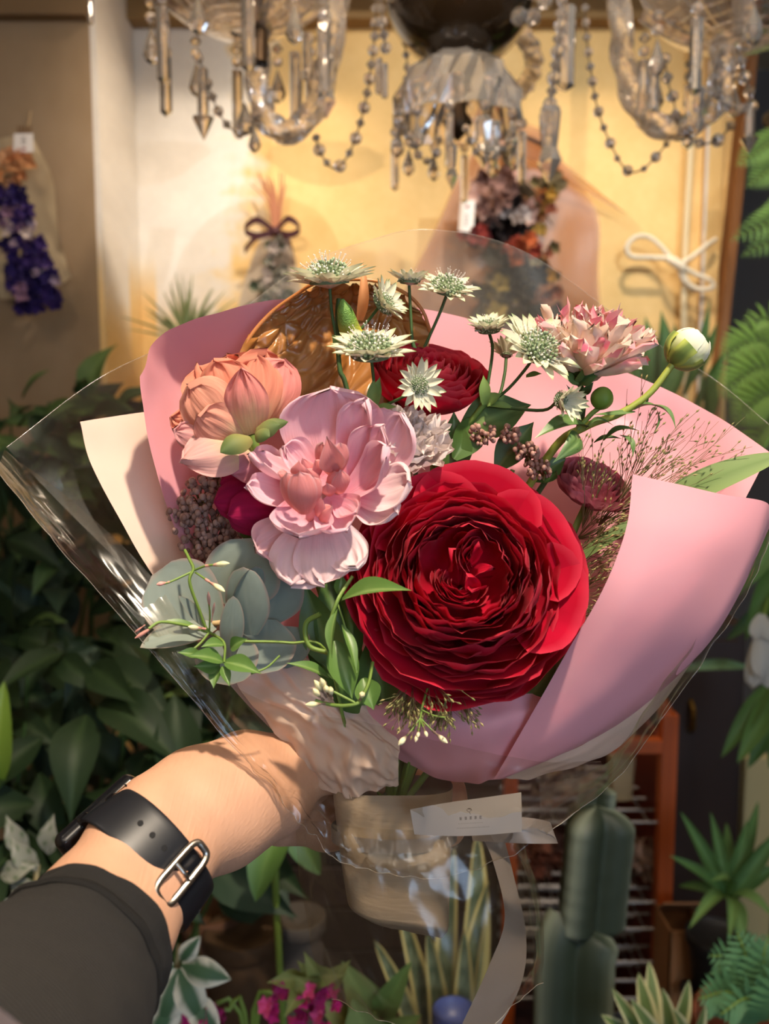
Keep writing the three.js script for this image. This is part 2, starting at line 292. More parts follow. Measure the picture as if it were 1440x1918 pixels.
  one('wrapping_paper', 'pink flap folded over at the edge, in front of the fine grass', 'wrapping paper', M.pinkPaper, [
    [[1185, 888, .404], [1265, 906, .410], [1350, 925, .419], [1428, 938, .432], [1441, 955, .442], [1442, 985, .458]],
    [[1174, 985, .398], [1245, 1008, .399], [1320, 1030, .408], [1383, 1050, .426], [1401, 1062, .437], [1400, 1085, .456]],
    [[1128, 1105, .398], [1190, 1130, .397], [1250, 1160, .405], [1302, 1188, .422], [1322, 1198, .434], [1318, 1215, .452]],
    [[1052, 1238, .408], [1095, 1262, .408], [1142, 1288, .413], [1186, 1312, .425], [1208, 1314, .436], [1200, 1325, .452]],
    [[978, 1368, .420], [1003, 1380, .420], [1032, 1392, .423], [1060, 1402, .429], [1078, 1398, .438], [1074, 1404, .448]],
    [[925, 1459, .431], [928, 1460, .431], [932, 1460, .432], [936, 1460, .433], [942, 1458, .437], [945, 1456, .442]],
  ], 44, 52, (u, v) => 0.0012 * noise(u * 3, v * 4, 19));
  one('wrapping_paper', 'thin cream sheet showing beneath the folded pink flap', 'wrapping paper', M.creamPaper, [
    [[1400, 1075, .466], [1325, 1185, .460], [1225, 1300, .454], [1090, 1395, .448], [935, 1455, .442]],
    [[1392, 1092, .472], [1305, 1225, .466], [1215, 1335, .460], [1110, 1410, .454], [965, 1460, .447]],
    [[1380, 1110, .480], [1285, 1255, .475], [1180, 1382, .468], [1100, 1428, .462], [1000, 1458, .454]],
  ], 40, 12, (u, v) => 0.0015 * noise(u * 7, v * 3, 23));
  // wrapped stem end
  const px = 0.45 / FPX;
  const axis = [[735, 1470, .448], [738, 1560, .446], [742, 1650, .446], [746, 1725, .448]].map(A);
  const stemWrap = thing('stem_wrap', 'tan wrapped stem end with rounded corners inside the clear film', 'stem wrap', axis[1]);
  const ring = (t, a) => { const hw = lerp(112, 92, t) * px * (t > 0.93 ? lerp(1, 0.9, (t - 0.93) / 0.07) : 1), th = 0.017 * (t > 0.9 ? lerp(1, 0.45, (t - 0.9) / 0.1) : 1); const c = Math.cos(a), s = Math.sin(a), e = 0.55; const skew = 26 * px * c * t; return [Math.sign(c) * Math.abs(c) ** e * hw, Math.sign(s) * Math.abs(s) ** 0.8 * th, skew]; };
  const wrapG = grid(48, 30, (u, v) => { const p = catPoint(axis, v), [x, z, y] = ring(v, u * Math.PI * 2); const cr = 0.0012 * noise(u * 9, v * 6, 3) + 0.0012 * Math.abs(noise(u * 6 + 2, v * 4, 8)); return p.addScaledVector(RT, x).addScaledVector(FW, -z - cr).addScaledVector(UPV, -y); });
  const stemWrapMat = std(0x93836f, 0.45, { bumpMap: paperBump, bumpScale: 0.0002 });
  addW('paper_sleeve', wrapG, stemWrapMat, stemWrap);
  addW('bottom_cap', grid(48, 4, (u, v) => { const p = catPoint(axis, 1), [x, z, y] = ring(1, u * Math.PI * 2); return p.addScaledVector(RT, x * (1 - v)).addScaledVector(FW, -z * (1 - v)).addScaledVector(UPV, -y * (1 - v) - 0.004 * Math.sin(v * 1.5)); }), stemWrapMat, stemWrap);
  // clear film
  const film = thing('clear_wrap', 'clear shiny film wrapped round the whole bouquet', 'clear film', c);
  const fs = (name, rows, nu, nv, b) => {      // a sheet of film and the stiff cut edge that runs round it
    const g = sheet(net(rows), nu, nv, b), p = g.attributes.position, P = (i, j) => V3().fromBufferAttribute(p, j * (nu + 1) + i), edge = [];
    for (let i = 0; i <= nu; i++) edge.push(P(i, 0)); const e2 = []; for (let i = 0; i <= nu; i++) e2.push(P(i, nv));
    const m = addW(name, g, M.film, film); addW('film_edge', merge((name === 'back_sheet' ? [edge] : [e2]).map((e) => tube(e, 0.0002, nu, 5))), M.filmEdge, m); return m;
  };
  fs('front_sheet', [
    [[8, 842, .455], [150, 950, .436], [288, 1085, .418], [410, 1260, .404], [540, 1330, .398], [670, 1350, .396], [830, 1390, .388], [1000, 1425, .392], [1125, 1425, .402]],
    [[2, 862, .440], [130, 985, .424], [282, 1150, .410], [425, 1335, .402], [545, 1420, .399], [670, 1440, .399], [830, 1470, .396], [985, 1490, .396], [1128, 1440, .408]],
    [[-4, 872, .425], [112, 1005, .412], [276, 1185, .405], [432, 1380, .404], [552, 1490, .408], [660, 1540, .414], [818, 1560, .416], [965, 1550, .416], [1112, 1470, .416]],
    [[-6, 882, .412], [100, 1012, .404], [270, 1206, .402], [440, 1402, .408], [560, 1536, .416], [645, 1612, .422], [810, 1642, .424], [955, 1604, .424], [1085, 1515, .424]],
  ], 110, 40, (u, v) => { const m = Math.exp(-(((u - 0.62) / 0.22) ** 2)) * sstep(0.25, 0.8, v); return (0.0016 + 0.011 * m) * ((Math.abs(noise(u * 17, v * 4, 2)) - 0.2) * 0.9 + 0.35 * Math.abs(noise(u * 34, v * 9, 5))); });
  fs('back_sheet', [
    [[12, 838, .458], [200, 700, .500], [420, 600, .528], [560, 502, .545], [680, 455, .553], [800, 430, .556], [980, 470, .566], [1180, 610, .576], [1330, 706, .566], [1446, 800, .540]],
    [[100, 930, .466], [260, 820, .506], [440, 720, .530], [580, 650, .542], [690, 630, .548], [800, 620, .550], [960, 660, .550], [1120, 760, .545], [1260, 830, .526], [1400, 900, .490]],
    [[280, 1110, .466], [400, 1050, .496], [520, 1010, .515], [620, 1000, .522], [710, 1000, .526], [800, 1000, .528], [910, 1020, .526], [1030, 1060, .516], [1150, 1110, .500], [1280, 1180, .474]],
    [[460, 1320, .464], [530, 1310, .482], [600, 1300, .494], [660, 1300, .498], [720, 1300, .500], [790, 1300, .500], [860, 1310, .498], [940, 1330, .490], [1030, 1360, .478], [1130, 1400, .462]],
    [[620, 1540, .462], [640, 1535, .468], [665, 1530, .472], [695, 1530, .474], [730, 1530, .474], [770, 1530, .474], [810, 1535, .472], [850, 1540, .468], [890, 1545, .464], [920, 1550, .458]],
  ], 80, 50, (u, v) => 0.0015 * noise(u * 8, v * 4, 9));
  fs('side_sheet', [
    [[1436, 952, .440], [1395, 1050, .432], [1315, 1180, .424], [1220, 1310, .416], [1128, 1436, .408], [1010, 1470, .404]],
    [[1442, 985, .462], [1402, 1080, .460], [1325, 1205, .456], [1235, 1335, .450], [1140, 1455, .440], [1010, 1530, .430]],
    [[1446, 1000, .480], [1408, 1092, .480], [1332, 1215, .476], [1240, 1345, .470], [1145, 1468, .460], [1000, 1580, .445]],
  ], 60, 16, (u, v) => 0.002 * noise(u * 14, v * 3, 31));
  fs('skirt', [
    [[556, 1530, .440], [600, 1540, .424], [680, 1550, .418], [780, 1555, .416], [870, 1550, .420], [935, 1545, .436], [965, 1545, .470]],
    [[560, 1620, .440], [610, 1630, .418], [690, 1640, .410], [790, 1645, .408], [890, 1635, .412], [965, 1620, .430], [990, 1615, .468]],
    [[572, 1710, .440], [630, 1725, .416], [710, 1735, .408], [800, 1735, .406], [900, 1720, .410], [985, 1700, .426], [1010, 1690, .464]],
    [[590, 1795, .442], [655, 1820, .418], [730, 1840, .410], [815, 1850, .408], [905, 1850, .410], [990, 1810, .424], [1018, 1790, .462]],
    [[622, 1870, .446], [685, 1900, .424], [760, 1925, .416], [830, 1950, .412], [890, 1950, .412], [960, 1880, .426], [1015, 1840, .460]],
  ], 70, 40, (u, v) => 0.0035 * (Math.abs(noise(u * 9, v * 3, 13)) - 0.2) + 0.001 * noise(u * 25, v * 6, 3));
  // printed label stuck on the film
  const cv = document.createElement('canvas'); cv.width = 832; cv.height = 320; const g = cv.getContext('2d');
  g.fillStyle = '#b8aca0'; g.fillRect(0, 0, 832, 320); const r = rng(5); g.strokeStyle = '#5d524b'; g.fillStyle = '#5d524b';
  g.lineWidth = 4; g.beginPath(); g.arc(430, 108, 20, Math.PI, Math.PI * 2.15); g.moveTo(410, 108); g.quadraticCurveTo(420, 122, 430, 128); g.lineTo(436, 146); g.moveTo(446, 96); g.quadraticCurveTo(440, 116, 430, 128); g.stroke(); g.beginPath(); g.ellipse(432, 94, 14, 6, 0, 0, 7); g.fill();
  for (let k = 0; k < 5; k++) { const x = 342 + k * 42, y = 168; g.lineWidth = 3; for (let j = 0; j < 4; j++) { g.beginPath(); g.moveTo(x, y + j * 7); g.lineTo(x + 20, y + j * 7 + rr(r, -2, 2)); g.stroke(); } g.beginPath(); g.moveTo(x + 4 + r() * 10, y - 3); g.lineTo(x + 4 + r() * 10, y + 24); g.stroke(); }
  g.strokeStyle = '#8a7e74'; g.lineWidth = 2; for (const [y, x0, x1, h] of [[218, 330, 540, 7], [252, 320, 590, 10]]) for (let x = x0; x < x1; x += 7) { g.beginPath(); g.moveTo(x, y); g.lineTo(x + rr(r, -2, 3), y + h); g.stroke(); }
  const tex = new THREE.CanvasTexture(cv); tex.colorSpace = THREE.SRGBColorSpace;
  const sp = sheet(net([
    [[768, 1516, .4075], [840, 1503, .4055], [905, 1494, .4045], [976, 1484, .404]],
    [[772, 1540, .4100], [845, 1531, .408], [908, 1526, .407], [977, 1522, .4065]],
    [[776, 1563, .4125], [846, 1566, .4105], [908, 1564, .410], [977, 1558, .4095]],
  ]), 24, 10, null); for (let k = 0, uv = sp.attributes.uv; k < uv.count; k++) uv.setXY(k, uv.getX(k) / 0.4, 1 - uv.getY(k) / 0.4);
  tag(addW('label_sticker', sp, std(0xffffff, 0.4, { map: tex }), scene), 'pale printed label stuck on the clear film below the pink paper', 'label');
  // grey satin ribbon hanging from the tie
  const rib = (rows) => sheet(net(rows), 6, 30, null);
  const rb = thing('satin_ribbon', 'grey satin ribbon tied round the stems, its long tail hanging down', 'ribbon', at(900, 1560, .45));
  M.ribbon = std(0x7d7570, 0.38, { sheen: 0.6, sheenRoughness: 0.3 });
  addW('ribbon_tail', rib([[[900, 1560, .452], [940, 1556, .456]], [[925, 1620, .448], [962, 1640, .456]], [[945, 1720, .446], [985, 1750, .456]], [[915, 1810, .444], [975, 1845, .452]], [[855, 1940, .444], [915, 1960, .450]]]), M.ribbon, rb);
  addW('ribbon_loop', rib([[[880, 1545, .430], [885, 1575, .430]], [[960, 1530, .418], [985, 1580, .418]], [[1030, 1540, .430], [1045, 1580, .430]], [[1000, 1552, .446], [1000, 1580, .446]], [[900, 1552, .448], [905, 1575, .448]]]), M.ribbon, rb);
  addW('ribbon_band', grid(40, 3, (u, v) => { const a = u * Math.PI * 2; return at(738, 1545 + v * 26, .447).addScaledVector(RT, Math.cos(a) * 0.033).addScaledVector(FW, -Math.sin(a) * 0.0205); }), M.ribbon, rb);
}

// ---------------------------------------------------------------- flowers
const TIE = [738, 1530, .448];
const stemTo = (p, bend = [0, 0, 0], r = 0.0019) => { const e = A(TIE), m = p.clone().lerp(e, 0.45).addScaledVector(RT, bend[0]).addScaledVector(UPV, bend[1]).addScaledVector(FW, -bend[2]); return tube([p, m, e], r, 16, 7); };
/** one free petal placed by points as seen: base, tip [x, y, depth], width, facing in view axes */
function pet(parent, b, t, w, n, o = {}, mat = M.petalVein, name = 'petal') {
  const B = A(b), T = A(t); return addW(name, petal({ b: B, t: T, w: mm(w, (b[2] + t[2]) / 2), n: dir(...n), ...o }), mat, parent);
}
/** many-layered bloom: petals on nested bowls, +y is the way it faces */
function bloom(parent, R, { layers, per = 6, seed = 1, color, depth = 0.62, mat = M.petal, nu = 9, nv = 8, ruf = 0.03, half = 0.72, rimY = (q) => 0.2 * Math.sin(Math.PI * clamp(q * 1.05)) - 0.25 * q * q, open = (q) => lerp(0.16, -0.22, sstep(0.45, 1, q)), edgeCut = 0.16, jit = 0.045 }) {
  const r = rng(seed); let spin = 0;
  layers.forEach((q, li) => {
    const n = Math.max(3, Math.round(typeof per === 'function' ? per(q) : per)); spin += 2.4;
    for (let k = 0; k < n; k++) {
      const phi = spin + (k + rr(r, -0.18, 0.18)) / n * Math.PI * 2, q1 = q * (1 + rr(r, -jit, jit)), rim = q1 * R, y1 = (rimY(q) + rr(r, -0.03, 0.03)) * R, yb = -depth * R * (0.45 + 0.55 * q);
      const op = open(q) + rr(r, -0.05, 0.05), cx = rim * (1 + op * 1.1) + 0.06 * R, cy = lerp(yb, y1, 0.42 - op * 0.5), hw = half * rr(r, 0.85, 1.2) * (6 / n) ** 0.7, sd = r() * 50, roll = rr(r, -0.06, 0.14);
      const g = grid(nu, nv, (u0, v0) => {
        const u = u0 * 2 - 1, cut = 1 - edgeCut * u * u * u * u - 0.05 * u * u + 0.08 * noise(u * 2.6, sd, 1) + 0.03 * noise(u * 9, sd, 4), v = v0 * cut;
        const a1 = (1 - v) * (1 - v), a2 = 2 * v * (1 - v), a3 = v * v;
        let rad = a1 * 0.03 * R + a2 * cx + a3 * rim, y = a1 * yb + a2 * cy + a3 * y1;
        const ru = ruf * R * v * v; rad += ru * 1.6 * noise(u * 2.2 + sd, v * 2, 3) + roll * R * 0.25 * sstep(0.8, 1, v) * (q > 0.5 ? 1 : -0.3) - 0.02 * R * u * u * q + ru * 0.5 * noise(u * 7 + sd, v, 5);
        y += ru * 1.6 * noise(u * 2.4 + sd, 7, v * 2);
        const a = phi + u * hw * (0.3 + 0.7 * Math.sin(Math.min(1, v * 1.35) * Math.PI / 2));
        return V3(Math.cos(a) * rad, y, Math.sin(a) * rad);
      }, (u, v) => color(u * 2 - 1, v, q, sd));
      mesh('petal', g, mat, parent);
    }
  });
}
const greenStem = M.stem;
// ---- the big red ranunculus
{
  const c = at(868, 1078, .402), R = mm(232, .395), ax = dir(-0.02, 0.33, 1);
  const o = thing('red_ranunculus', 'huge crimson ranunculus with tightly packed layers at the centre of the bouquet', 'flower', c, undefined, facing(ax, dir(0, -1, 0)));
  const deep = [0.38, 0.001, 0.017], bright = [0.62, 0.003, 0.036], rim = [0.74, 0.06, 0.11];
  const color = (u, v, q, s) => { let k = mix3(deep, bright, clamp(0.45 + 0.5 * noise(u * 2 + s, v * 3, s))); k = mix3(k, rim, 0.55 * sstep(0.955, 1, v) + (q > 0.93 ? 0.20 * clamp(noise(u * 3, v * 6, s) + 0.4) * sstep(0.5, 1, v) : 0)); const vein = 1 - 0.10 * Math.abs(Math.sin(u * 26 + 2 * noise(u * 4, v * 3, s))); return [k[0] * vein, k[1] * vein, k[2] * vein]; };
  M.redPetal = petalMat({ transmission: 0.26, specularIntensity: 0.2 });
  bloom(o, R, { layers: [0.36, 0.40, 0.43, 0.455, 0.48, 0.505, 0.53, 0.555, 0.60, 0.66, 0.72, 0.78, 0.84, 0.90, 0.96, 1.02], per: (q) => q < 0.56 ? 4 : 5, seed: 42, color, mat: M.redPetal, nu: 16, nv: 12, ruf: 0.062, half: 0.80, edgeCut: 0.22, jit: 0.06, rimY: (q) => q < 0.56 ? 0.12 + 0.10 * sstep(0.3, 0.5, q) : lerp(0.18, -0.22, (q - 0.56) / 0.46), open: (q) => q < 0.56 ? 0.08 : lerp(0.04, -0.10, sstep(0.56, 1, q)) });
  // the crumpled heart: two small swirls and a few folded petals
  const r = rng(9), P = (x, y, z) => V3(x * R, y * R, z * R);
  for (const [cx, cz, rad, n, mid, span] of [[0.11, -0.17, 0.19, 6, -2.5, 3.0], [-0.03, 0.07, 0.25, 9, 2.2, 3.4]]) for (let k = 0; k < n; k++) {      // crescents that open towards each other
    const a = mid + rr(r, -0.35, 0.35), q = rad * (0.25 + 0.75 * k / n), sp = span * rr(r, 0.75, 1.1);
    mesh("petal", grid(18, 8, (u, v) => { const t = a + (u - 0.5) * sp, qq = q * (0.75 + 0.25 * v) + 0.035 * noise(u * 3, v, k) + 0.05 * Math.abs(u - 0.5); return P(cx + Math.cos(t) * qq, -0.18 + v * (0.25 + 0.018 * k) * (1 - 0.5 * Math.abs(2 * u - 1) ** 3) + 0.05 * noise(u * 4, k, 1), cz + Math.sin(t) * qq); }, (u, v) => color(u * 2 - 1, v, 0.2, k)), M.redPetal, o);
  }
  for (const [b, t, w, n] of [[[0.05, -0.15, 0.02], [0.24, 0.05, -0.06], 0.12, [0, 1, -0.6]], [[0.1, -0.15, 0.1], [0.02, 0.10, 0.02], 0.14, [0.4, 0.4, 0.8]], [[0.0, -0.15, -0.1], [0.13, 0.14, -0.22], 0.10, [0.3, 0.5, 0.6]], [[0.16, -0.15, 0.10], [0.06, 0.08, 0.16], 0.16, [-0.2, 0.8, -0.5]], [[-0.12, -0.1, -0.08], [-0.10, 0.10, -0.2], 0.22, [0.8, 0.5, 0.2]]])
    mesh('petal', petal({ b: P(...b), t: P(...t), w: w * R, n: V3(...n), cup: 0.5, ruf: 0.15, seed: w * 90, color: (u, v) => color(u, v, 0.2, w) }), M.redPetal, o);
  // three wide outer petals that stand behind the flower
  for (const [a, w, q] of [[-2.1, 0.9, 0.98], [-1.35, 0.95, 1.03], [-0.45, 0.9, 1.02], [0.25, 0.8, 1.03]])
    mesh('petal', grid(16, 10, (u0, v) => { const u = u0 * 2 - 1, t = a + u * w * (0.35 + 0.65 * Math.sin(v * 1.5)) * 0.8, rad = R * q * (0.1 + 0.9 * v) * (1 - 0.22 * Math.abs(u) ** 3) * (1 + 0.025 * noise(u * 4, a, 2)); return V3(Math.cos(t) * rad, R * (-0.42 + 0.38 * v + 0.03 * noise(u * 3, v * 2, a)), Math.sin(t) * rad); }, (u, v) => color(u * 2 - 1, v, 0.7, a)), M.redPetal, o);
  addW('stem', stemTo(at(860, 1120, .44), [0, 0, 0], 0.0032), greenStem, o);
}
// ---- the second red ranunculus behind
{
  const c = at(806, 702, .462), R = mm(108, .46);
  const o = thing('red_ranunculus', 'smaller dark red ranunculus half hidden behind the astrantia', 'flower', c, undefined, facing(dir(0.12, 0.85, 0.6), dir(0, 0, 1)));
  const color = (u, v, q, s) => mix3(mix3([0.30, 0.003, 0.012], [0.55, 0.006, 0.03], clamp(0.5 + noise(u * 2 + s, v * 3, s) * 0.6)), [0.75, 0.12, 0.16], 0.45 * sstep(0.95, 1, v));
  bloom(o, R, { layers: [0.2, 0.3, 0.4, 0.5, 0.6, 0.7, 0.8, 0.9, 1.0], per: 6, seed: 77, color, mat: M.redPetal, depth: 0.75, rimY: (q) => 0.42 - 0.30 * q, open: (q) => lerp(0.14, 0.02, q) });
  addW('stem', stemTo(at(815, 770, .468), [0.005, 0, 0]), greenStem, o);
}
// ---- dusty maroon bloom on the right
{
  const c = at(1112, 898, .452), R = mm(74, .45);
  const o = thing('maroon_ranunculus', 'dusty maroon frilled bloom behind the fine grass', 'flower', c, undefined, facing(dir(0.25, 0.75, 0.55), dir(0, 0, 1)));
  const color = (u, v, q, s) => mix3([0.28, 0.04, 0.08], [0.74, 0.28, 0.36], clamp(0.35 + 0.6 * v * v * (1 - q * 0.7) + noise(u * 6 + s, v * 5, s) * 0.6));
  bloom(o, R, { layers: [0.15, 0.28, 0.42, 0.56, 0.7, 0.84, 1.0], per: 6, seed: 31, color, depth: 0.8, ruf: 0.09, rimY: (q) => 0.45 - 0.45 * q, open: (q) => lerp(0.1, -0.05, q) });
  addW('stem', stemTo(at(1095, 950, .455), [0.01, 0, 0]), greenStem, o);
}
// ---- salmon ranunculus seen from below its petals
{
  const o = thing('salmon_ranunculus', 'salmon and peach ranunculus seen from its outer petals, green sepals below', 'flower', at(445, 790, .43));
  const coral = [0.80, 0.30, 0.20], pink = [0.80, 0.38, 0.37], cream = [0.82, 0.68, 0.38];
  const colr = (tip, baseC = cream) => (u, v) => { const vein = 1 - 0.14 * Math.abs(Math.sin(u * 15 + v * 2 + 1.5 * noise(u * 5, v * 4, 3))); const k = mix3(baseC, tip, sstep(0.02, 0.75, v + 0.15 * noise(u * 5, v * 3, 1) + 0.15 * u * u)); return [k[0] * vein, k[1] * vein, k[2] * vein]; };
  const P = (b, t, w, n, op, tip = coral) => pet(o, b, t, w, n, { cup: -0.35, bulge: 0.14, ruf: 0.10, shape: round(0.66, 0.3), nu: 20, nv: 16, jag: 0.12, jagN: 3, freq: 4, color: colr(tip), ...op });
  P([470, 812, .437], [500, 660, .452], 120, [0.1, -0.1, 1], { seed: 1, cup: 0.3, bulge: -0.05 });
  P([460, 812, .440], [425, 668, .455], 130, [0, 0, 1], { seed: 2, cup: 0.3, bulge: -0.05 });
  P([455, 812, .438], [375, 690, .450], 120, [0.3, 0, 1], { seed: 3, cup: 0.2 });
  P([478, 812, .431], [532, 676, .430], 105, [0.45, 0.1, 1], { seed: 4, jag: 0.09 }, [0.82, 0.30, 0.27]);
  P([470, 815, .428], [482, 668, .424], 105, [0.15, 0, 1], { seed: 5, jag: 0.12 });
  P([466, 815, .424], [402, 676, .416], 112, [-0.25, 0.1, 1], { seed: 6, jag: 0.07 });
  P([472, 812, .418], [452, 688, .404], 84, [0, 0.1, 1], { seed: 7, shape: point(0.5, 0.5, 0.8), jag: 0.04 }, [0.80, 0.30, 0.27]);
  P([462, 822, .422], [352, 724, .412], 112, [-0.4, 0.1, 1], { seed: 8, bulge: 0.2 }, [0.82, 0.38, 0.27]);
  P([460, 826, .424], [372, 778, .406], 92, [-0.3, 0.1, 1], { seed: 9, bulge: 0.2 }, [0.80, 0.36, 0.27]);
  P([448, 832, .428], [322, 782, .424], 74, [-0.3, 0.4, 1], { seed: 10, ruf: 0.1, bulge: 0.16 });
  P([448, 832, .426], [328, 806, .416], 70, [-0.2, 0.3, 1], { seed: 11, ruf: 0.1, bulge: 0.2 }, pink);
  P([462, 832, .420], [340, 862, .402], 108, [-0.1, 0.35, 1], { seed: 12, shape: point(0.5, 0.4, 0.7), bulge: 0.12 }, [0.78, 0.43, 0.40]);
  P([468, 836, .424], [425, 884, .412], 120, [0, 0.1, 1], { seed: 13, bulge: 0.25 }, [0.62, 0.24, 0.30]);
  for (const [b, t, w] of [[[470, 820, .408], [412, 848, .396], 44], [[478, 815, .406], [525, 795, .402], 34], [[478, 812, .406], [505, 818, .398], 34], [[480, 806, .410], [540, 790, .41], 26]])
    pet(o, b, t, w, [0, 0.2, 1], { cup: -0.5, bulge: 0.2, shape: point(0.5, 0.4, 0.8), color: (u, v) => mix3([0.24, 0.23, 0.07], [0.07, 0.11, 0.022], sstep(0.1, 0.9, v)) }, M.leafSoft, 'sepal');
  addW('stem', stemTo(at(470, 815, .418), [-0.005, 0, -0.01], 0.0026), greenStem, o);
}
// ---- the pale pink ruffled flower
{
  const o = thing('pink_ruffled_flower', 'pale pink flower with large ruffled petals and a salmon heart', 'flower', at(600, 920, .41));
  const pale = [0.85, 0.51, 0.60], white = [0.86, 0.66, 0.68], deepP = [0.78, 0.30, 0.38], sal = [0.72, 0.26, 0.24];
  const colr = (tip, baseC) => (u, v) => { const vein = 1 - 0.05 * Math.abs(Math.sin(u * 17 + 2 * noise(u * 3, v * 3))); const k = mix3(baseC, tip, sstep(0.0, 0.7, v + 0.1 * noise(u * 4, v * 4, 2))), e = mix3(k, [0.88, 0.68, 0.72], 0.5 * Math.max(sstep(0.95, 1, v), sstep(0.93, 1, Math.abs(u)) * v)); return [e[0] * vein, e[1] * vein, e[2] * vein]; };
  const P = (b, t, w, n, op = {}, tip = pale, bs = deepP) => pet(o, b, t, w, n, { cup: 0.3, bulge: -0.12, ruf: 0.12, freq: 4, shape: round(0.66, 0.35), nu: 22, nv: 16, jag: 0.10, jagN: 4, color: colr(tip, bs), ...op });
  P([628, 900, .424], [618, 728, .412], 196, [0, 0.1, 1], { seed: 21, cup: 0.35, ruf: 0.07, jag: 0.08 });
  P([655, 890, .420], [684, 752, .404], 84, [-0.5, 0.2, 1], { seed: 22, cup: 0.9 });
  P([610, 905, .420], [472, 850, .404], 92, [0.3, 0.8, 0.6], { seed: 23, cup: 0.4 });
  P([600, 900, .412], [530, 838, .400], 86, [0.5, 0.5, 0.8], { seed: 24, cup: 0.6 });
  P([668, 912, .422], [752, 776, .408], 138, [-0.35, 0.2, 1], { seed: 25, cup: 0.35 });
  P([668, 915, .416], [716, 800, .398], 96, [-0.5, 0.1, 1], { seed: 26, cup: 0.7 });
  P([648, 932, .412], [728, 838, .392], 84, [-0.3, 0.55, 0.9], { seed: 27, cup: 0.75, bulge: -0.2 });
  P([660, 920, .414], [768, 906, .398], 110, [-0.2, 0.6, 0.9], { seed: 28, cup: 0.2 }, white);
  P([660, 930, .412], [742, 962, .398], 84, [0, 0.5, 1], { seed: 29, cup: 0.1 }, white);
  P([568, 935, .410], [462, 912, .398], 78, [0.2, 0.7, 0.8], { seed: 30, cup: 0.5 });
  P([574, 930, .405], [560, 1003, .388], 120, [0.05, 0.75, 0.7], { seed: 31, cup: 0.5, bulge: -0.25 });
  P([605, 935, .405], [648, 992, .388], 90, [-0.25, 0.6, 0.8], { seed: 32, cup: 0.5, bulge: -0.2 });
  P([630, 935, .405], [668, 962, .392], 60, [-0.3, 0.5, 0.8], { seed: 33, cup: 0.5 }, [0.83, 0.38, 0.44]);
  P([590, 975, .412], [546, 1094, .398], 120, [0, 0.35, 1], { seed: 34, cup: -0.1, jag: 0.1, bulge: 0.06 }, [0.84, 0.60, 0.62], white);
  P([600, 975, .410], [608, 1094, .396], 112, [0.05, 0.35, 1], { seed: 35, cup: -0.1, jag: 0.1, bulge: 0.08 }, [0.84, 0.60, 0.62], white);
  P([570, 975, .414], [482, 1034, .404], 100, [0.1, 0.3, 1], { seed: 36, cup: 0.1 }, [0.76, 0.46, 0.50], white);
  P([618, 970, .408], [668, 1064, .394], 82, [-0.05, 0.3, 1], { seed: 37, cup: 0.1, jag: 0.1 }, white, white);
  // salmon heart
  const S = (b, t, w, n, op = {}) => P(b, t, w, n, { cup: -0.55, bulge: 0.16, ruf: 0.03, nu: 10, nv: 10, shape: round(0.55, 0.4), ...op }, [0.78, 0.30, 0.30], sal);
  S([568, 962, .396], [538, 886, .386], 54, [-0.3, 0.2, 1], { seed: 41 }); S([572, 964, .392], [562, 884, .380], 56, [0.05, 0.2, 1], { seed: 42 }); S([576, 962, .396], [586, 892, .386], 48, [0.5, 0.2, 1], { seed: 43 });
  S([560, 900, .392], [560, 862, .386], 34, [0, 0.2, 1], { seed: 44, shape: point(0.4, 0.4) });
  S([620, 890, .402], [604, 828, .392], 44, [-0.2, 0.2, 1], { seed: 45 }); S([632, 892, .400], [636, 830, .388], 44, [0.4, 0.2, 1], { seed: 46 }); S([626, 882, .396], [612, 818, .386], 50, [-0.1, 0.6, 0.8], { seed: 47, cup: 0.5, shape: point(0.4, 0.3) });
  for (const [x, y, tx, ty, w, s] of [[600, 905, 575, 878, 26, 1], [612, 905, 632, 884, 24, 2], [600, 920, 586, 898, 30, 3], [585, 975, 576, 945, 26, 4], [590, 968, 602, 930, 40, 5], [596, 975, 622, 948, 36, 6], [640, 925, 636, 880, 40, 7], [618, 930, 612, 905, 30, 8], [545, 900, 520, 885, 34, 9], [600, 890, 590, 862, 34, 10], [588, 900, 566, 858, 30, 11]])
    S([x, y, .402], [tx, ty, .392], w, [0.2 * Math.sin(s * 2), 0.4, 1], { seed: 50 + s, shape: point(0.45, 0.5, 0.9) });
  addW('stem', stemTo(at(610, 960, .425), [0, 0, 0], 0.0028), greenStem, o);
}
// ---- magenta bud between the salmon and the pink flower
{
  const o = thing('magenta_tulip', 'dark magenta closed petals tucked below the salmon flower', 'flower', at(470, 930, .435));
  const colr = (u, v) => { const s = 1 - 0.25 * Math.abs(Math.sin(u * 11 + noise(u * 6, v * 4) * 2)); return [0.40 * s, 0.006 * s, 0.075 * s]; };
  const P = (b, t, w, n, seed) => pet(o, b, t, w, n, { cup: -0.5, bulge: 0.18, ruf: 0.03, seed, nu: 12, nv: 12, shape: round(0.5, 0.5), color: colr });
  P([545, 905, .445], [412, 905, .43], 110, [-0.1, 0.2, 1], 1); P([550, 930, .440], [400, 940, .424], 92, [0, 0, 1], 2); P([550, 950, .436], [425, 965, .418], 96, [0, -0.2, 1], 3); P([540, 890, .442], [450, 872, .432], 70, [0, 0.6, 1], 4); P([560, 960, .440], [480, 1000, .425], 80, [0, -0.3, 1], 5);
  addW('stem', stemTo(at(545, 930, .445), [0, 0, 0], 0.0024), greenStem, o);
}
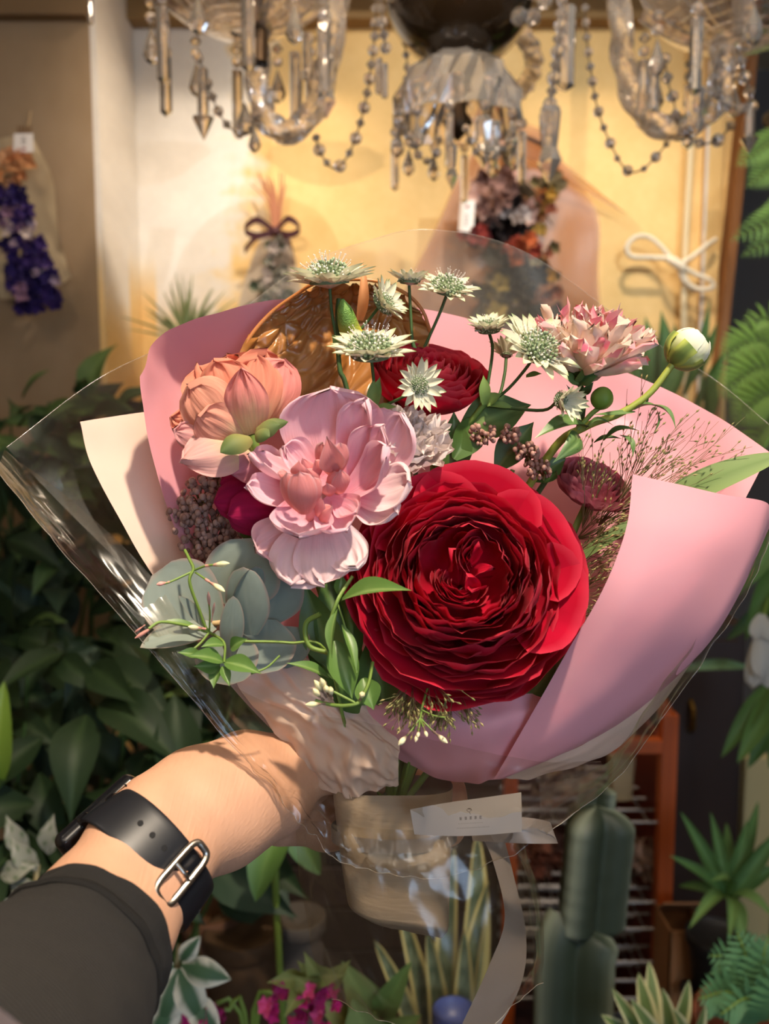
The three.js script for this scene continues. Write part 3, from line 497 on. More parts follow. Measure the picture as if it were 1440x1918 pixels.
// ---- frilly white carnation
{
  const c = at(765, 818, .428), R = mm(86, .428);
  const o = thing('white_carnation', 'frilly white carnation peeking out above the big red flower', 'flower', c, undefined, facing(dir(0.1, 0.7, 0.7), dir(0, 0, 1)));
  bloom(o, R, { layers: [0.2, 0.4, 0.6, 0.8, 1.0], per: 8, seed: 12, color: (u, v, q, s) => { const k = 0.9 + 0.1 * noise(u * 9, v * 5, s); return [0.86 * k, 0.76 * k, 0.73 * k]; }, depth: 0.6, ruf: 0.2, half: 0.7, rimY: (q) => 0.4 - 0.35 * q, open: (q) => -0.05 - 0.1 * q, nu: 16, nv: 8, edgeCut: 0.05 });
  addW('stem', stemTo(at(765, 860, .435)), greenStem, o);
}
// ---- white and pink chrysanthemum, seen from the side
{
  const base = [1088, 706, .446], o = thing('pink_white_chrysanthemum', 'cream chrysanthemum with raspberry streaked petals, seen from the side', 'flower', A(base));
  const r = rng(63), ax = dir(0.16, 1, 0.30), side = dir(1, -0.16, 0), back = ax.clone().cross(side).normalize();
  for (let ring = 0; ring < 6; ring++) for (let k = 0, n = 9 + ring * 4; k < n; k++) {
    const a = (k + rr(r, -0.3, 0.3)) / n * Math.PI * 2 + ring, sp = [0.15, 0.38, 0.60, 0.80, 0.98, 1.14][ring] + rr(r, -0.12, 0.12), L = mm([104, 110, 116, 122, 120, 112][ring] * rr(r, 0.85, 1.15), .446);
    const d = ax.clone().multiplyScalar(Math.cos(sp)).addScaledVector(side, Math.sin(sp) * Math.cos(a)).addScaledVector(back, Math.sin(sp) * Math.sin(a));
    const n2 = ax.clone().addScaledVector(d, -0.5), b = A(base).addScaledVector(d, 0.003), sd = r() * 40, streak = r();
    addW('petal', petal({ b, t: b.clone().addScaledVector(d, L), w: mm(32, .446) * rr(r, 0.8, 1.3), n: n2, cup: 0.6, bulge: -0.05, curl: 0.04, ruf: 0.14, seed: sd, nu: 6, nv: 8, jag: 0.14, jagN: 3, shape: round(0.78, 0.3), color: (u, v) => mix3([0.88, 0.76, 0.63], [0.82, 0.14, 0.26], (streak > 0.6 - 0.3 * (ring < 3) ? 0.9 : 0.15) * sstep(0.45, 0.95, v) * clamp(0.4 + noise(u * 5 + sd, v * 4, sd) * 1.6 + 0.5 * Math.abs(u))) }), M.petal, o);
  }
  addW('calyx', tube([A([1084, 722, .446]), A([1087, 706, .446]), A([1090, 694, .446])], [0.002, 0.009, 0.011], 8, 12), M.stemDark, o);
  for (const [t, w] of [[[1052, 700, .436], 22], [[1120, 704, .436], 24], [[1090, 690, .432], 26]]) pet(o, [1086, 716, .444], t, w, [0, 0.2, 1], { cup: -0.4, shape: point(0.4, 0.4), color: () => [0.10, 0.18, 0.04] }, M.leafSoft, 'sepal');
  addW('stem', tube([[1086, 716, .447], [1092, 760, .447], [1070, 830, .45], [960, 1010, .47], TIE].map(A), 0.0016, 24, 7), M.stemDark, o);
  for (const [b, t, w] of [[[1090, 740, .446], [1112, 715, .44], 16], [[1088, 740, .446], [1072, 795, .44], 24], [[1085, 770, .446], [1060, 720, .44], 16]]) pet(o, b, t, w, [0.2, 0.2, 1], { shape: point(), color: () => [0.05, 0.11, 0.035] }, M.leaf, 'leaf');
}
// ---- white bud on its long stalk, with the small green bud
{
  const o = thing('white_bud', 'closed white bud with green sepals on a long bent stalk', 'flower bud', at(1285, 655, .43)), C = at(1288, 652, .43), R = mm(40, .43);
  const ax = dir(0.62, 0.55, 0.2), q = facing(ax, dir(0, 0, 1)), up = ax;
  const sx = V3(1, 0, 0).applyQuaternion(q), sz = V3(0, 0, 1).applyQuaternion(q);
  const cap = (a, w, r0, top, colr, name, mat) => addW(name, grid(8, 10, (u0, v) => { const u = u0 * 2 - 1, th = 0.12 + v * top, sh = Math.sin(Math.min(1, v * 1.1 + 0.25) * Math.PI * 0.75), t = a + u * w * sh; const rad = r0 * (1 + 0.02 * noise(u * 3, v * 3, a)); return C.clone().addScaledVector(up, -Math.cos(th) * rad * 1.02).addScaledVector(sx, Math.sin(th) * Math.cos(t) * rad).addScaledVector(sz, Math.sin(th) * Math.sin(t) * rad); }, (u, v) => colr(u * 2 - 1, v)), mat, o);
  for (let k = 0; k < 9; k++) cap(k * 2.4, 0.75, R * (0.9 + 0.012 * k), 2.35 + 0.06 * (k % 3), (u, v) => mix3([0.55, 0.62, 0.22], [0.84, 0.85, 0.70], sstep(0.35, 0.8, v)), 'petal', M.petal);
  for (let k = 0; k < 5; k++) cap(k * 1.2566 + 0.4, 0.6, R * 1.06, 1.5, (u, v) => mix3([0.16, 0.24, 0.05], [0.45, 0.52, 0.10], sstep(0.55, 1, Math.abs(u) + 0.3 * v)), 'sepal', M.leafSoft);
  const st = [[1258, 684, .43], [1215, 738, .431], [1160, 775, .433], [1095, 800, .437], [1030, 850, .444], [920, 1050, .462], TIE].map(A);
  addW('stem', tube(st, [0.0017, 0.0017, 0.0019, 0.0021, 0.0022, 0.0022], 40, 9), std(0x8f9a3c, 0.5), o);
  addW('side_stem', tube([[1082, 805, .437], [1105, 778, .436], [1122, 764, .435]].map(A), 0.0013, 8, 7), M.stem, o);
  const gb = A([1127, 746, .434]), gr = mm(21, .434); const gg = new THREE.SphereGeometry(gr, 16, 12); { const p = gg.attributes.position; for (let i = 0; i < p.count; i++) { const v = V3().fromBufferAttribute(p, i), k = 1 + 0.06 * Math.cos(Math.atan2(v.z, v.x) * 5) - 0.1 * Math.max(0, v.y / gr); p.setXYZ(i, v.x * k, v.y * 1.05, v.z * k); } gg.computeVertexNormals(); }
  gg.applyQuaternion(facing(dir(0.3, 1, 0.3))).translate(gb.x, gb.y, gb.z); addW('green_bud', gg, std(0x5f7d2a, 0.6), o);
  const lf = (b, t, w, n, op) => pet(o, b, t, w, n, { shape: point(0.35, 0.2), fold: 0.5, cup: 0, color: (u, v) => mix3([0.06, 0.13, 0.035], [0.12, 0.20, 0.06], clamp(0.5 + noise(u * 3, v * 5))), ...op }, M.leaf, 'leaf');
  lf([1190, 772, .432], [1108, 776, .422], 20, [0, 1, 0.6], { bulge: -0.04 });
  lf([1188, 768, .432], [1232, 760, .424], 22, [0, 1, 0.4], { bulge: 0.1 }); lf([1215, 758, .426], [1266, 806, .418], 22, [0.5, 1, 0.6], { bulge: 0.18 });
  lf([1230, 768, .424], [1223, 812, .42], 12, [1, 0, 0.6], {}); lf([1210, 755, .432], [1212, 738, .43], 6, [0, 0, 1], {});
  lf([1100, 800, .434], [1000, 822, .418], 46, [0, 1, 0.7], { bulge: 0.12 }); lf([1082, 812, .434], [1034, 868, .416], 40, [0.6, 0.3, 1], { bulge: 0.22, cup: -0.6 });
  lf([1095, 806, .434], [1150, 798, .43], 18, [0, 1, 0.6], { bulge: 0.3 }); lf([1130, 826, .44], [1200, 808, .436], 22, [0, 1, 0.6], { bulge: 0.2 }); lf([1160, 815, .438], [1185, 858, .432], 22, [0.6, 0.4, 0.8], { bulge: 0.2 }); lf([1112, 830, .445], [1165, 822, .44], 20, [0, 1, 0.6], {});
}
// ---- glossy amber anthurium
{
  const o = thing('amber_anthurium', 'glossy amber anthurium with raised veins and a green spadix', 'flower', at(620, 660, .488));
  const rows = [[[438, 700, .468], [455, 745, .470], [560, 790, .478], [700, 800, .480], [790, 760, .476]], [[455, 640, .472], [530, 660, .484], [630, 680, .490], [720, 670, .490], [800, 680, .480]], [[500, 590, .474], [560, 595, .486], [635, 600, .494], [720, 600, .494], [806, 620, .482]], [[555, 552, .472], [595, 550, .482], [645, 556, .488], [715, 556, .490], [785, 578, .480]], [[590, 530, .468], [620, 522, .472], [665, 535, .478], [705, 528, .480], [755, 548, .476]]];
  const wr = rng(8), cells = [...Array(120)].map(() => [wr(), wr()]);
  const blister = (u, v) => { let a = 9, b = 9; for (const [x, y] of cells) { const d = Math.hypot((u - x) * 1.6, v - y); if (d < a) { b = a; a = d; } else if (d < b) b = d; } return 1 - Math.exp(-(b - a) * 30); };
  const g = sheet(net(rows), 130, 100, (u, v) => { const x = (u - 0.5) * 2, vein = Math.exp(-((Math.abs(x) - 0.02) ** 2) * 300), s = Math.abs(Math.sin((v * 5.5 + Math.abs(x) * 2.0 + 0.3 * noise(u * 6, v * 6)) * Math.PI)), cross = Math.abs(noise(u * 12, v * 10, 4)); return 0.0030 * blister(u, v) + 0.0006 * cross - 0.0025 * vein; }, 0.4, (u, v) => mix3([0.30, 0.12, 0.028], [0.42, 0.20, 0.065], clamp(0.5 + noise(u * 6, v * 6, 2))).map((k) => k * (1 + 0.12 * noise(u * 20, v * 20, 3))));
  addW('spathe', g, std(0xffffff, 0.26, { vertexColors: true }), o);
  addW('spathe_rim', tube([[438, 700, .467], [462, 640, .471], [505, 588, .473], [557, 550, .471], [592, 530, .467], [640, 524, .474], [700, 526, .479], [757, 548, .475], [790, 580, .479], [806, 622, .481]].map(A), 0.0011, 50, 6), std(0xb5733a, 0.35), o);
  addW('spadix', tube([[672, 652, .456], [656, 620, .448], [646, 585, .442], [640, 560, .439]].map(A), [0.0062, 0.0060, 0.0052, 0.0038, 0.001], 30, 14, (u, v) => mix3([0.72, 0.62, 0.06], [0.14, 0.28, 0.05], sstep(0.15, 0.6, v))), std(0xffffff, 0.6, { vertexColors: true, bumpMap: paperBump, bumpScale: 0.0006 }), o);
  pet(o, [672, 600, .48], [678, 484, .47], 22, [0.4, 0, 1], { shape: point(0.3, 0.6), cup: 0.8, color: (u, v) => mix3([0.62, 0.25, 0.08], [0.80, 0.42, 0.20], v) }, M.leafSoft, 'spathe_tip');
  addW('stem', stemTo(at(660, 690, .50), [0, 0, -0.01], 0.0022), greenStem, o);
}

// ---------------------------------------------------------------- astrantia: sprays of papery star heads
{
  const variants = [1, 2, 3].map((s) => leaf(1, 0.29, { shape: point(0.5, 0.35, 0.8), cup: 0.5, bulge: 0.05, curl: 0.10, nu: 6, nv: 8, seed: s, color: (u, v) => { let k = mix3([0.60, 0.42, 0.40], [0.80, 0.76, 0.62], sstep(0.0, 0.35, v)); const line = Math.pow(Math.abs(Math.cos(u * 9)), 12); k = mix3(k, [0.34, 0.42, 0.20], line * 0.45 * sstep(0.15, 0.9, v)); return mix3(k, [0.22, 0.33, 0.11], sstep(0.84, 1, v)); } }));
  const bractMat = petalMat({ transmission: 0.22 });
  const florets = (seed) => {      // the domed pincushion: pins with knobs, thin white filaments
    const r = rng(seed), list = [];
    list.push(paint(new THREE.SphereGeometry(0.40, 18, 9, 0, Math.PI * 2, 0, Math.PI / 2).scale(1, 0.80, 1), [0.15, 0.20, 0.10]));
    for (let i = 0; i < 150; i++) {
      const t = Math.acos(1 - (i + 0.5) / 150 * 0.98), p = i * 2.39996, d = V3(Math.sin(t) * Math.cos(p), Math.cos(t) * 0.85 + 0.16, Math.sin(t) * Math.sin(p)).normalize(), L = rr(r, 0.44, 0.54);
      const tip = V3(d.x * L, d.y * L * 0.9, d.z * L);
      const st = new THREE.CylinderGeometry(0.010, 0.014, L * 0.5, 4, 1, true).translate(0, L * 0.72, 0).applyQuaternion(facing(tip)); list.push(paint(st, [0.36, 0.44, 0.26]));
      const pale = r() < 0.38; const kn = new THREE.IcosahedronGeometry(pale ? 0.024 : 0.034, 1).scale(1, 1.25, 1).applyQuaternion(facing(d)).translate(tip.x, tip.y, tip.z); list.push(paint(kn, pale ? [0.78, 0.76, 0.66] : mix3([0.17, 0.25, 0.12], [0.34, 0.41, 0.26], r())));
      if (i % 3 === 0) { const e = d.clone().add(V3(rr(r, -.2, .2), rr(r, -.1, .25), rr(r, -.2, .2))).normalize(); list.push(paint(new THREE.CylinderGeometry(0.004, 0.006, 0.20, 3, 1, true).translate(0, L + 0.06, 0).applyQuaternion(facing(e)), [0.82, 0.76, 0.72])); const tp = e.multiplyScalar(L + 0.16); list.push(paint(new THREE.IcosahedronGeometry(0.013, 0).translate(tp.x, tp.y, tp.z), [0.84, 0.80, 0.76])); }
    }
    return merge(list.map((g) => { if (g.index) return g.toNonIndexed(); return g; }));
  };
  const cushions = [florets(3), florets(8), florets(15)];
  let seed = 100;
  function head(parent, c, rad, ax, spread = 1.15, n = 20, cush = 1, from) {
    const r = rng(seed++), R = mm(rad, c[2]), p = A(c), d = dir(...ax), h = part('flower_head', parent, p.clone().sub(parent.position), facing(d, dir(0.1, 0.2, 1)));
    n = Math.round(n * 0.65) * 2;
    for (let row = 0; row < 2; row++) for (let k = 0; k < n / 2; k++) {
      const a = (k + row * 0.5 + rr(r, -0.12, 0.12)) / (n / 2) * Math.PI * 2, sp = spread * rr(r, 0.92, 1.08) - row * 0.10;
      const dd = V3(Math.sin(sp) * Math.cos(a), Math.cos(sp), Math.sin(sp) * Math.sin(a)), m = mesh('bract', variants[(k + row) % 3], bractMat, h);
      m.quaternion.copy(facing(dd, V3(0, 1, 0).addScaledVector(dd, -0.2))); m.scale.setScalar(R * rr(r, 1.0, 1.2)); m.position.set(0, -0.10 * R, 0);
    }
    const cm = mesh('floret_cushion', cushions[seed % 3], M.vc, h); cm.scale.setScalar(R * 1.12 * cush); cm.position.set(0, 0.02 * R, 0); cm.userData.kind = 'stuff';
    if (from) addW('stalk', tube([p, ...from].map((q) => Array.isArray(q) ? A(q) : q), 0.00085, 14, 6), M.stemDark, parent);
    return h;
  }
  const ruffLeaf = (o, b, t, w) => pet(o, b, t, w, [0, 0.4, 1], { shape: point(0.5, 0.5), jag: 0.1, color: () => [0.16, 0.26, 0.06] }, M.leafSoft, 'leaf');
  {
    const o = thing('astrantia_spray', 'tall white astrantia spray whose topmost star flower stands against the wall', 'astrantia', at(635, 690, .452));
    head(o, [617, 533, .446], 84, [-0.05, 1, 0.32], 1.38, 20, 1.0, [[622, 590, .45], [634, 655, .452]]);
    head(o, [712, 572, .444], 52, [0.75, 0.45, 0.5], 1.05, 18, 0.9, [[690, 600, .449], [648, 648, .452], [636, 660, .452]]);
    addW('stem', tube([[634, 560, .455], [632, 600, .454], [636, 690, .453], [652, 740, .456], [700, 1000, .47], TIE].map(A), 0.0013, 24, 6), M.stemDark, o);
    ruffLeaf(o, [636, 665, .450], [622, 625, .447], 12); ruffLeaf(o, [636, 665, .450], [640, 630, .446], 12);
  }
  {
    const o = thing('astrantia_spray', 'white astrantia spray with the largest star flower just above the pink petals', 'astrantia', at(697, 760, .436));
    head(o, [695, 668, .420], 82, [-0.03, 0.90, 0.50], 1.30, 22, 1.05, [[700, 720, .43], [697, 765, .436]]);
    head(o, [782, 722, .418], 50, [0.45, -0.05, 1], 1.35, 14, 0.72, [[765, 738, .426], [730, 755, .432], [698, 768, .436]]);
    addW('stem', tube([[697, 765, .436], [705, 820, .44], [730, 1000, .46], TIE].map(A), 0.0014, 24, 6), M.stem, o);
    ruffLeaf(o, [697, 768, .434], [712, 705, .428], 24); ruffLeaf(o, [697, 768, .434], [700, 708, .428], 22); ruffLeaf(o, [698, 768, .434], [744, 762, .428], 16); ruffLeaf(o, [696, 768, .434], [674, 735, .43], 12);
  }
  {
    const o = thing('astrantia_spray', 'two white astrantia flowers standing behind, near the second red ranunculus', 'astrantia', at(775, 640, .475));
    head(o, [766, 532, .472], 42, [0.05, 1, 0.15], 1.15, 16, 0.9, [[768, 570, .474], [772, 640, .476]]);
    head(o, [838, 548, .468], 56, [0.15, 0.85, 0.55], 1.4, 18, 1.1, [[822, 590, .47], [795, 650, .475]]);
    addW('stem', tube([[772, 640, .476], [790, 720, .478], [770, 1000, .475], TIE].map(A), 0.0012, 24, 6), M.stemDark, o);
  }
  {
    const o = thing('astrantia_spray', 'branching white astrantia spray beside the striped chrysanthemum', 'astrantia', at(910, 755, .452));
    head(o, [916, 622, .446], 48, [-0.1, 0.9, 0.45], 1.1, 18, 0.95, [[922, 660, .448], [908, 752, .452]]);
    head(o, [1003, 662, .426], 82, [0.35, 0.62, 0.75], 1.35, 20, 0.95, [[985, 690, .435], [950, 730, .444], [912, 758, .452]]);
    head(o, [948, 668, .458], 40, [0.1, 1, -0.3], 1.0, 14, 0.5, [[945, 700, .456], [935, 740, .454], [915, 758, .452]]);
    head(o, [1046, 748, .420], 54, [0.55, -0.25, 0.75], 0.75, 14, 0.6, [[1020, 768, .43], [960, 765, .444], [912, 760, .452]]);
    addW('stem', tube([[908, 755, .452], [880, 790, .456], [840, 830, .46], [770, 1050, .47], TIE].map(A), 0.0017, 26, 6), M.stem, o);
    ruffLeaf(o, [908, 758, .450], [905, 702, .446], 22); ruffLeaf(o, [912, 758, .450], [940, 738, .444], 20); ruffLeaf(o, [915, 758, .448], [965, 765, .444], 14); ruffLeaf(o, [985, 705, .44], [1015, 700, .436], 12);
    pet(o, [865, 810, .458], [995, 758, .454], 90, [0, 0.3, 1], { shape: point(0.45, 0.3), fold: 0.1, color: (u, v) => mix3([0.07, 0.13, 0.03], [0.16, 0.25, 0.07], Math.exp(-Math.abs(u) * 14) + 0.3 * Math.abs(Math.sin(v * 12 + Math.abs(u) * 4)) ** 8) }, M.leafSoft, 'leaf');
  }
}
// ---------------------------------------------------------------- eucalyptus
{
  const o = thing('eucalyptus_sprig', 'silvery green eucalyptus sprig with broad round leaves below the pink flower', 'eucalyptus', at(405, 1180, .425));
  const M2 = std(0xffffff, 0.62, { vertexColors: true });
  const gr = (u, v, s) => { const k = 1 + 0.10 * noise(u * 5 + s, v * 7, s) + 0.05 * noise(u * 22, v * 30, s); const rib = Math.exp(-Math.abs(u) * 26) * 0.25 * (1 - v); let c = mix3([0.185 * k, 0.225 * k, 0.19 * k], [0.40, 0.40, 0.28], rib); return mix3(c, [0.34, 0.22, 0.18], sstep(0.955, 1, Math.abs(u)) * 0.7 + sstep(0.97, 1, v) * 0.5); };
  const E = (b, t, w, n, op = {}) => pet(o, b, t, w, n, { cup: 0.10, bulge: 0.04, shape: round(0.45, 0.30), nu: 14, nv: 14, seed: b[0], color: (u, v) => gr(u, v, b[0]), ...op }, M2, 'leaf');
  E([408, 1172, .425], [284, 1078, .415], 150, [0.1, 0.3, 1], { shape: round(0.6, 0.3) });
  E([400, 1172, .420], [262, 1213, .400], 78, [-0.1, 0.85, 0.7], { shape: point(0.45, 0.35, 0.8) });
  E([445, 1140, .428], [470, 1008, .425], 150, [-0.1, 0.2, 1], {});
  E([448, 1135, .416], [480, 1060, .404], 62, [0.7, 0.1, 0.8], { shape: round(0.5, 0.5) });
  E([470, 1190, .414], [455, 1062, .402], 86, [-0.15, 0.1, 1], { cup: -0.2 });
  E([425, 1180, .420], [428, 1284, .416], 120, [0, -0.1, 1], {});
  E([432, 1230, .412], [437, 1116, .400], 46, [0.25, 0.1, 1], { cup: -0.3, shape: point(0.5, 0.4, 0.6) });
  E([384, 1172, .416], [334, 1116, .400], 26, [0.7, 0.3, 0.8], { shape: point(0.45, 0.3, 0.7) });
  E([500, 1165, .428], [535, 1050, .424], 110, [0, 0.1, 1], {});
  E([500, 1160, .424], [492, 1262, .418], 120, [0, -0.1, 1], {});
  E([520, 1180, .428], [560, 1245, .424], 90, [0.2, 0, 1], {});
  addW('stem', tube([[395, 1168, .424], [450, 1165, .430], [520, 1180, .438], [640, 1350, .452], TIE].map(A), 0.0016, 24, 7), std(0xb59a6a, 0.6), o);
}
// ---------------------------------------------------------------- jasmine
{
  const leafJ = (o, b, t, w, n, op = {}) => pet(o, b, t, w, n, { shape: point(0.42, 0.15), fold: 0.25, bulge: 0.08, nu: 8, nv: 12, seed: b[1], color: (u, v) => mix3([0.085, 0.17, 0.035], [0.20, 0.30, 0.09], Math.exp(-Math.abs(u) * 16) * 0.7 + 0.2 * clamp(noise(u * 4, v * 6, b[0]))), ...op }, M.leaf, 'leaf');
  const bud = (o, b, t, r = 0.0018, tipC = [0.83, 0.78, 0.45], baseC = [0.62, 0.28, 0.22]) => addW('bud', tube([A(b), A(b).lerp(A(t), 0.6), A(t)], (v) => r * 0.68 * (v < 0.18 ? 0.5 : Math.sin(Math.PI * clamp((v - 0.10) / 0.92) ** 1.2) * 0.95 + 0.06), 16, 8, (u, v) => mix3(baseC, tipC, sstep(0.3, 0.5, v))), M.vc, o);
  const vine = (o, pts, r = 0.0009, name = 'stem') => addW(name, tube(pts.map(A), r * 0.78, pts.length * 7, 6), M.stem, o);
  {
    const o = thing('jasmine_sprig', 'jasmine sprig with pink tipped buds crossing the eucalyptus leaves', 'jasmine', at(390, 1185, .405));
    vine(o, [[346, 1030, .408], [356, 1050, .404], [362, 1066, .402], [355, 1090, .400], [372, 1140, .402], [392, 1184, .406], [440, 1200, .41], [540, 1204, .412], [612, 1222, .415], [660, 1400, .44], TIE], 0.0010);
    vine(o, [[362, 1070, .402], [318, 1090, .397], [300, 1094, .395]], 0.0007); bud(o, [318, 1090, .397], [293, 1095, .394], 0.0015, [0.75, 0.35, 0.30]);
    vine(o, [[364, 1068, .402], [385, 1060, .398], [402, 1058, .396]], 0.0007); bud(o, [385, 1060, .398], [430, 1055, .393], 0.0020);
    vine(o, [[366, 1072, .402], [385, 1085, .398], [400, 1096, .396]], 0.0007); bud(o, [385, 1085, .398], [421, 1108, .392], 0.0020);
    vine(o, [[392, 1184, .406], [350, 1172, .398], [302, 1165, .392], [278, 1178, .388]], 0.0009); bud(o, [300, 1166, .392], [252, 1196, .384], 0.0014, [0.45, 0.20, 0.16]); bud(o, [272, 1170, .389], [252, 1185, .388], 0.0008, [0.40, 0.18, 0.15]);
    vine(o, [[392, 1184, .406], [393, 1150, .400], [391, 1130, .396]], 0.0006); bud(o, [393, 1150, .400], [390, 1108, .392], 0.0012, [0.50, 0.28, 0.24]); bud(o, [396, 1165, .400], [402, 1128, .394], 0.0009, [0.50, 0.28, 0.24]);
    bud(o, [385, 1178, .402], [352, 1174, .394], 0.0018);
    leafJ(o, [300, 1166, .394], [385, 1186, .402], 20, [0, 1, 0.5]);
    vine(o, [[392, 1184, .406], [375, 1205, .400], [355, 1222, .396]], 0.0008);
    vine(o, [[400, 1188, .406], [420, 1205, .400], [420, 1240, .396]], 0.0008);
    leafJ(o, [420, 1208, .400], [376, 1212, .392], 26, [0, 0.8, 0.8]); leafJ(o, [432, 1215, .400], [464, 1196, .394], 28, [0, 0.5, 1]);
    leafJ(o, [418, 1240, .397], [352, 1228, .386], 34, [0.1, 0.7, 0.8]); leafJ(o, [378, 1230, .394], [332, 1222, .388], 22, [0, 0.6, 0.9]); leafJ(o, [420, 1240, .397], [490, 1262, .388], 38, [-0.1, 0.7, 0.8]);
    leafJ(o, [412, 1246, .398], [362, 1248, .390], 30, [0, 0.1, 1]); leafJ(o, [412, 1250, .397], [400, 1290, .391], 26, [-0.4, 0.1, 1]); leafJ(o, [416, 1248, .396], [430, 1286, .390], 20, [0.4, 0.1, 1]);
    addW('tendril', tube([[470, 1262, .392], [500, 1250, .394], [524, 1228, .396]].map(A), 0.0005, 10, 5), M.stem, o);
  }
  {
    const o = thing('jasmine_sprig', 'jasmine vine with narrow leaves hanging at the edge of the red flower', 'jasmine', at(640, 1180, .40));
    vine(o, [[660, 1080, .402], [640, 1110, .398], [630, 1130, .396], [618, 1170, .398], [620, 1230, .405], [660, 1400, .43], TIE], 0.0012);
    vine(o, [[632, 1130, .397], [648, 1180, .394], [668, 1260, .392]], 0.0006);
    vine(o, [[600, 1150, .41], [575, 1165, .412], [572, 1190, .412], [582, 1212, .412], [612, 1222, .412]], 0.0016);
    leafJ(o, [640, 1125, .398], [772, 1106, .376], 56, [-0.1, 1, 0.75], { shape: point(0.35, 0.2) });
    leafJ(o, [634, 1115, .402], [640, 1075, .404], 26, [0.2, 0, 1]);
    leafJ(o, [632, 1140, .397], [622, 1235, .388], 26, [-0.7, 0.1, 0.8]); leafJ(o, [640, 1170, .394], [668, 1262, .384], 22, [0.6, 0.2, 0.9]);
    leafJ(o, [626, 1200, .402], [660, 1310, .394], 60, [0.2, 0.1, 1], {}); leafJ(o, [680, 1270, .400], [700, 1330, .396], 50, [0.1, 0.1, 1], {});
    leafJ(o, [616, 1270, .402], [535, 1242, .394], 26, [0, 0.8, 0.6], {});
    vine(o, [[698, 1240, .400], [690, 1280, .394], [676, 1308, .390], [668, 1318, .388], [640, 1322, .388], [610, 1318, .389], [590, 1312, .389]], 0.0011);
    vine(o, [[664, 1316, .388], [645, 1306, .388], [625, 1296, .389]], 0.0008);
    for (const [b, t] of [[[612, 1318, .389], [572, 1320, .386]], [[606, 1312, .389], [586, 1290, .385]], [[612, 1306, .389], [588, 1274, .385]], [[615, 1300, .389], [600, 1270, .384]], [[618, 1304, .388], [608, 1284, .384]], [[622, 1310, .388], [618, 1286, .384]], [[674, 1312, .389], [680, 1296, .386]]]) bud(o, b, t, 0.0020, [0.80, 0.74, 0.42], [0.20, 0.13, 0.09]);
  }
  {
    const o = thing('jasmine_sprig', 'small drooping jasmine spray with tiny buds below the big red flower', 'jasmine', at(790, 1345, .392));
    vine(o, [[800, 1290, .402], [792, 1320, .396], [787, 1345, .393]], 0.0007);
    for (const [t, r] of [[[746, 1396, .387], 0.0020], [[778, 1390, .387], 0.0014], [[782, 1382, .387], 0.0013], [[800, 1380, .386], 0.0013], [[838, 1392, .386], 0.0018]]) { const b = [787 + (t[0] - 787) * 0.45, 1345 + (t[1] - 1345) * 0.5, .390]; vine(o, [[787, 1345, .393], b, [lerp(b[0], t[0], .3), lerp(b[1], t[1], .3), .389]], 0.0005); bud(o, b, t, r, [0.80, 0.72, 0.45], [0.16, 0.10, 0.07]); }
    vine(o, [[790, 1330, .394], [812, 1340, .390], [834, 1344, .388]], 0.0005);
  }
}
// ---------------------------------------------------------------- clusters of tiny dusky buds
{
  const cluster = (label, spots, seed, colA, colB, root, n, size) => {
    const r = rng(seed), o = thing('sedum_cluster', label, 'filler flower', A(spots[0])), list = [], st = [];
    for (const [x, y, d, rad] of spots) for (let k = 0; k < n; k++) {
      const a = r() * 7, q = Math.sqrt(r()) * rad, p = at(x + Math.cos(a) * q, y + Math.sin(a) * q * 0.9, d + rr(r, -0.012, 0.006)), s = mm(rr(r, size * 0.7, size * 1.25), d);
      list.push(paint(new THREE.IcosahedronGeometry(s, 1).scale(1, 1.15, 1).translate(p.x, p.y, p.z), mix3(colA, colB, r())));
      if (k % 4 === 0) st.push(tube([p, p.clone().lerp(at(x, y + rad * 0.5, d + 0.01), 0.5).addScaledVector(UPV, 0.002), at(x + 8, y + rad * 0.9, d + 0.012)], 0.0004, 6, 4));
    }
    const c = addW('bud_cluster', merge(list), std(0xffffff, 0.75, { vertexColors: true }), o); c.userData.kind = 'stuff';
    addW('stalk', merge(st), std(0x7a7040, 0.7), o);
    addW('stem', stemTo(A(root), [0, 0, 0], 0.0013), M.stem, o);
  };
  cluster('dusky brown bud cluster between the cream paper and the magenta petals', [[370, 925, .45, 34], [345, 960, .45, 30], [395, 965, .448, 40], [365, 1000, .45, 40], [420, 1000, .452, 34], [392, 1030, .452, 30], [400, 895, .452, 28]], 4, [0.20, 0.10, 0.075], [0.34, 0.20, 0.16], [400, 1020, .458], 60, 5.2);
  cluster('pinkish bud cluster at the upper rim of the big red flower', [[905, 812, .438, 24], [955, 812, .44, 18], [985, 850, .438, 24], [1010, 880, .438, 22]], 6, [0.26, 0.12, 0.09], [0.44, 0.25, 0.20], [960, 880, .45], 46, 4.2);
}
